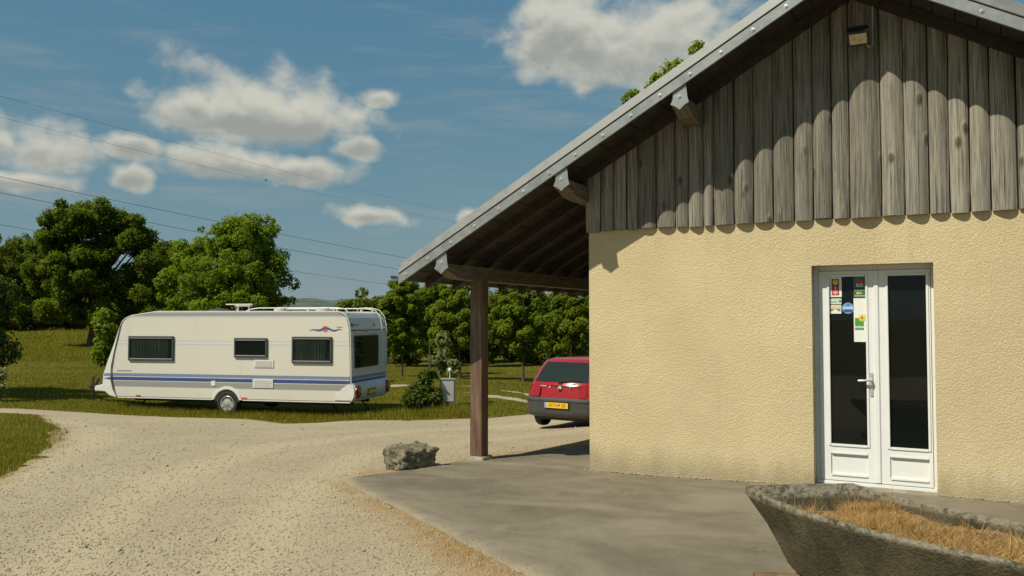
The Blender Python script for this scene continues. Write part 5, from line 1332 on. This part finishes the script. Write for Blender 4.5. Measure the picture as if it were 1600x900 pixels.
for nm, sel, hgt, wid_, tl, up in (('dry_mat', gr_.random(len(P)) < .85, .085, .0024, (58, 88), 1), ('dry_plants', gr_.random(len(P)) < .16, .085, .0022, (15, 75), 1), ('dry_stems', gr_.random(len(P)) < .0025, .19, .0028, (3, 25), .5)):
    Ps = P[sel]; o = blades(nm, Ps - [BO.x, BO.y], hgt, wid_, 0, M['straw'], 39 + len(nm), None, parent=bt, zoff=zs_[sel] + mound[sel] * gr_.random(sel.sum()) * up + .008, tilt=tl); o['kind'] = 'stuff'
# loose stones on the drive
n_ = 17000
px = gr_.uniform(-40, 960, n_); py = 655 + 250 * gr_.random(n_) ** 1.0; P = ground_np(px, py); sg_ = gravel_sdf(P); sa_ = asphalt_sdf(P)
keep = (sg_ < -.03) & (sa_ > .0) & ((P[:, 1] < 15) | (gr_.random(n_) < .4)); P = P[keep]; n_ = len(P); dd = P @ CF[:2]
ico = np.array([[1, 0, 0], [-1, 0, 0], [0, 1, 0], [0, -1, 0], [0, 0, .75], [0, 0, -.6]], float)
sz = .7 * (.005 + .009 * gr_.random(n_) ** 3 + .0006 * dd) * np.where(gr_.random(n_) < .012, 2.2, 1)
# grit on the asphalt and crumbs along the wall foot
ga = ground_np(gr_.uniform(540, 1240, 4000), gr_.uniform(700, 900, 4000)); sd_ = asphalt_sdf(ga)
ga = ga[(sd_ < 0) & (gr_.random(len(ga)) < np.exp(np.minimum(sd_, 0) / .14) * .6 + .008) & (ga[:, 1] < 8.6)]
wf = np.column_stack([gr_.uniform(-3.6, 2.0, 900), YW - .006 - np.abs(gr_.normal(0, .022, 900))]); wf = wf[(wf[:, 0] < DX0 - .02) | (wf[:, 0] > DX1 + .02)]
P = np.concatenate([P, ga, wf]); sz = np.concatenate([sz, gr_.uniform(.003, .007, len(ga)), gr_.uniform(.004, .013, len(wf))]); n_ = len(P)
hz_ = np.where(np.arange(n_) < n_ - len(ga) - len(wf), .010, .036)
V = ico[None] * sz[:, None, None] * gr_.uniform(.6, 1.3, (n_, 6, 1)); an_ = gr_.uniform(0, 6.28, n_); c_, s_ = np.cos(an_), np.sin(an_)
V = np.stack([V[..., 0] * c_[:, None] - V[..., 1] * s_[:, None], V[..., 0] * s_[:, None] + V[..., 1] * c_[:, None], V[..., 2]], -1)
V += np.column_stack([P, zt(P[:, 0], P[:, 1]) + hz_ + sz * .2])[:, None, :]
fo = np.array([[0, 2, 4], [2, 1, 4], [1, 3, 4], [3, 0, 4], [2, 0, 5], [1, 2, 5], [3, 1, 5], [0, 3, 5]])
F = (fo[None] + (np.arange(n_) * 6)[:, None, None]).reshape(-1, 3)
ls = np_mesh('loose_stones', V.reshape(-1, 3), F, M['stone'], tint=np.repeat(gr_.random(n_), 8)); tag(ls, 'small loose limestone chips scattered over the drive', 'gravel', kind='stuff')

# ================================================================== POWER LINES
WL = [((0, 150), (659, 320), 150, 420, .03, 'highest thin overhead wire crossing the clouds'), ((0, 183), (659, 337), 150, 420, .03, 'second highest thin overhead wire, with a bird on it'), ((0, 276), (646, 405), 90, 210, .034, 'dark overhead wire above the oak crown, third from the top'), ((0, 301), (625, 421), 90, 205, .034, 'dark overhead wire passing in front of the oak crown, fourth from the top'), ((0, 351), (595, 443), 95, 220, .03, 'lowest overhead wire, running behind the oak')]
for i, (p0, p1, d0, d1, rr, lab) in enumerate(WL):
    a, b = Vector(at(*p0, d0)), Vector(at(*p1, d1)); v = (b - a); a2, b2 = a - v * .6, b + v * .8
    if i > 1:
        pass
    pts = []
    for k in range(41):
        t = k / 40; q = a2.lerp(b2, t); sag = 3.2 if i < 2 else 1.4
        # keep the wire at its seen height at the two sighted points
        t0, t1 = .6 / 2.4, 1.6 / 2.4; s_ = lambda u: -4 * sag * u * (1 - u)
        lin_ = s_(t0) + (s_(t1) - s_(t0)) * (t - t0) / (t1 - t0); q.z += s_(t) - lin_; pts.append(tuple(q - a2))
    wo_ = MB().tube(pts, [rr * (.6 + .9 * k / 40) for k in range(41)], 5).build('power_cable', M['wire'], None, smooth=True, loc=tuple(a2)); tag(wo_, lab, 'power line', 'overhead power cables')
    if i == 1:
        bp_ = a.lerp(b, .0); 
        tb_ = None
        for k in range(400):
            q = a.lerp(b, k / 400); 
            dq = np.array(q) - EYEP; sx = 800 + F_PX * (dq @ CR) / (dq @ CFW)
            if sx >= 415: tb_ = k / 400; break
        u = (.6 + tb_) / 2.4; q = a2.lerp(b2, u); t0, t1 = .6 / 2.4, 1.6 / 2.4
        lin_ = s_(t0) + (s_(t1) - s_(t0)) * (u - t0) / (t1 - t0); q.z += s_(u) - lin_
        be = empty('bird', tuple(q), 0.4, 'small dark bird perched on the second highest wire', 'bird')
        MB().tube([(-.42, 0, .12), (-.2, 0, .22), (.05, 0, .36), (.2, 0, .46), (.3, 0, .54), (.42, 0, .52)], [.03, .12, .2, .17, .11, .02], 10).build('body', M['black'], be, smooth=True)
        MB().tube([(-.2, .02, .2), (-.55, .02, .02)], [.07, .04], 6).tube([(.05, .05, .2), (.05, .05, .0)], .02, 5).build('tail', M['black'], be)
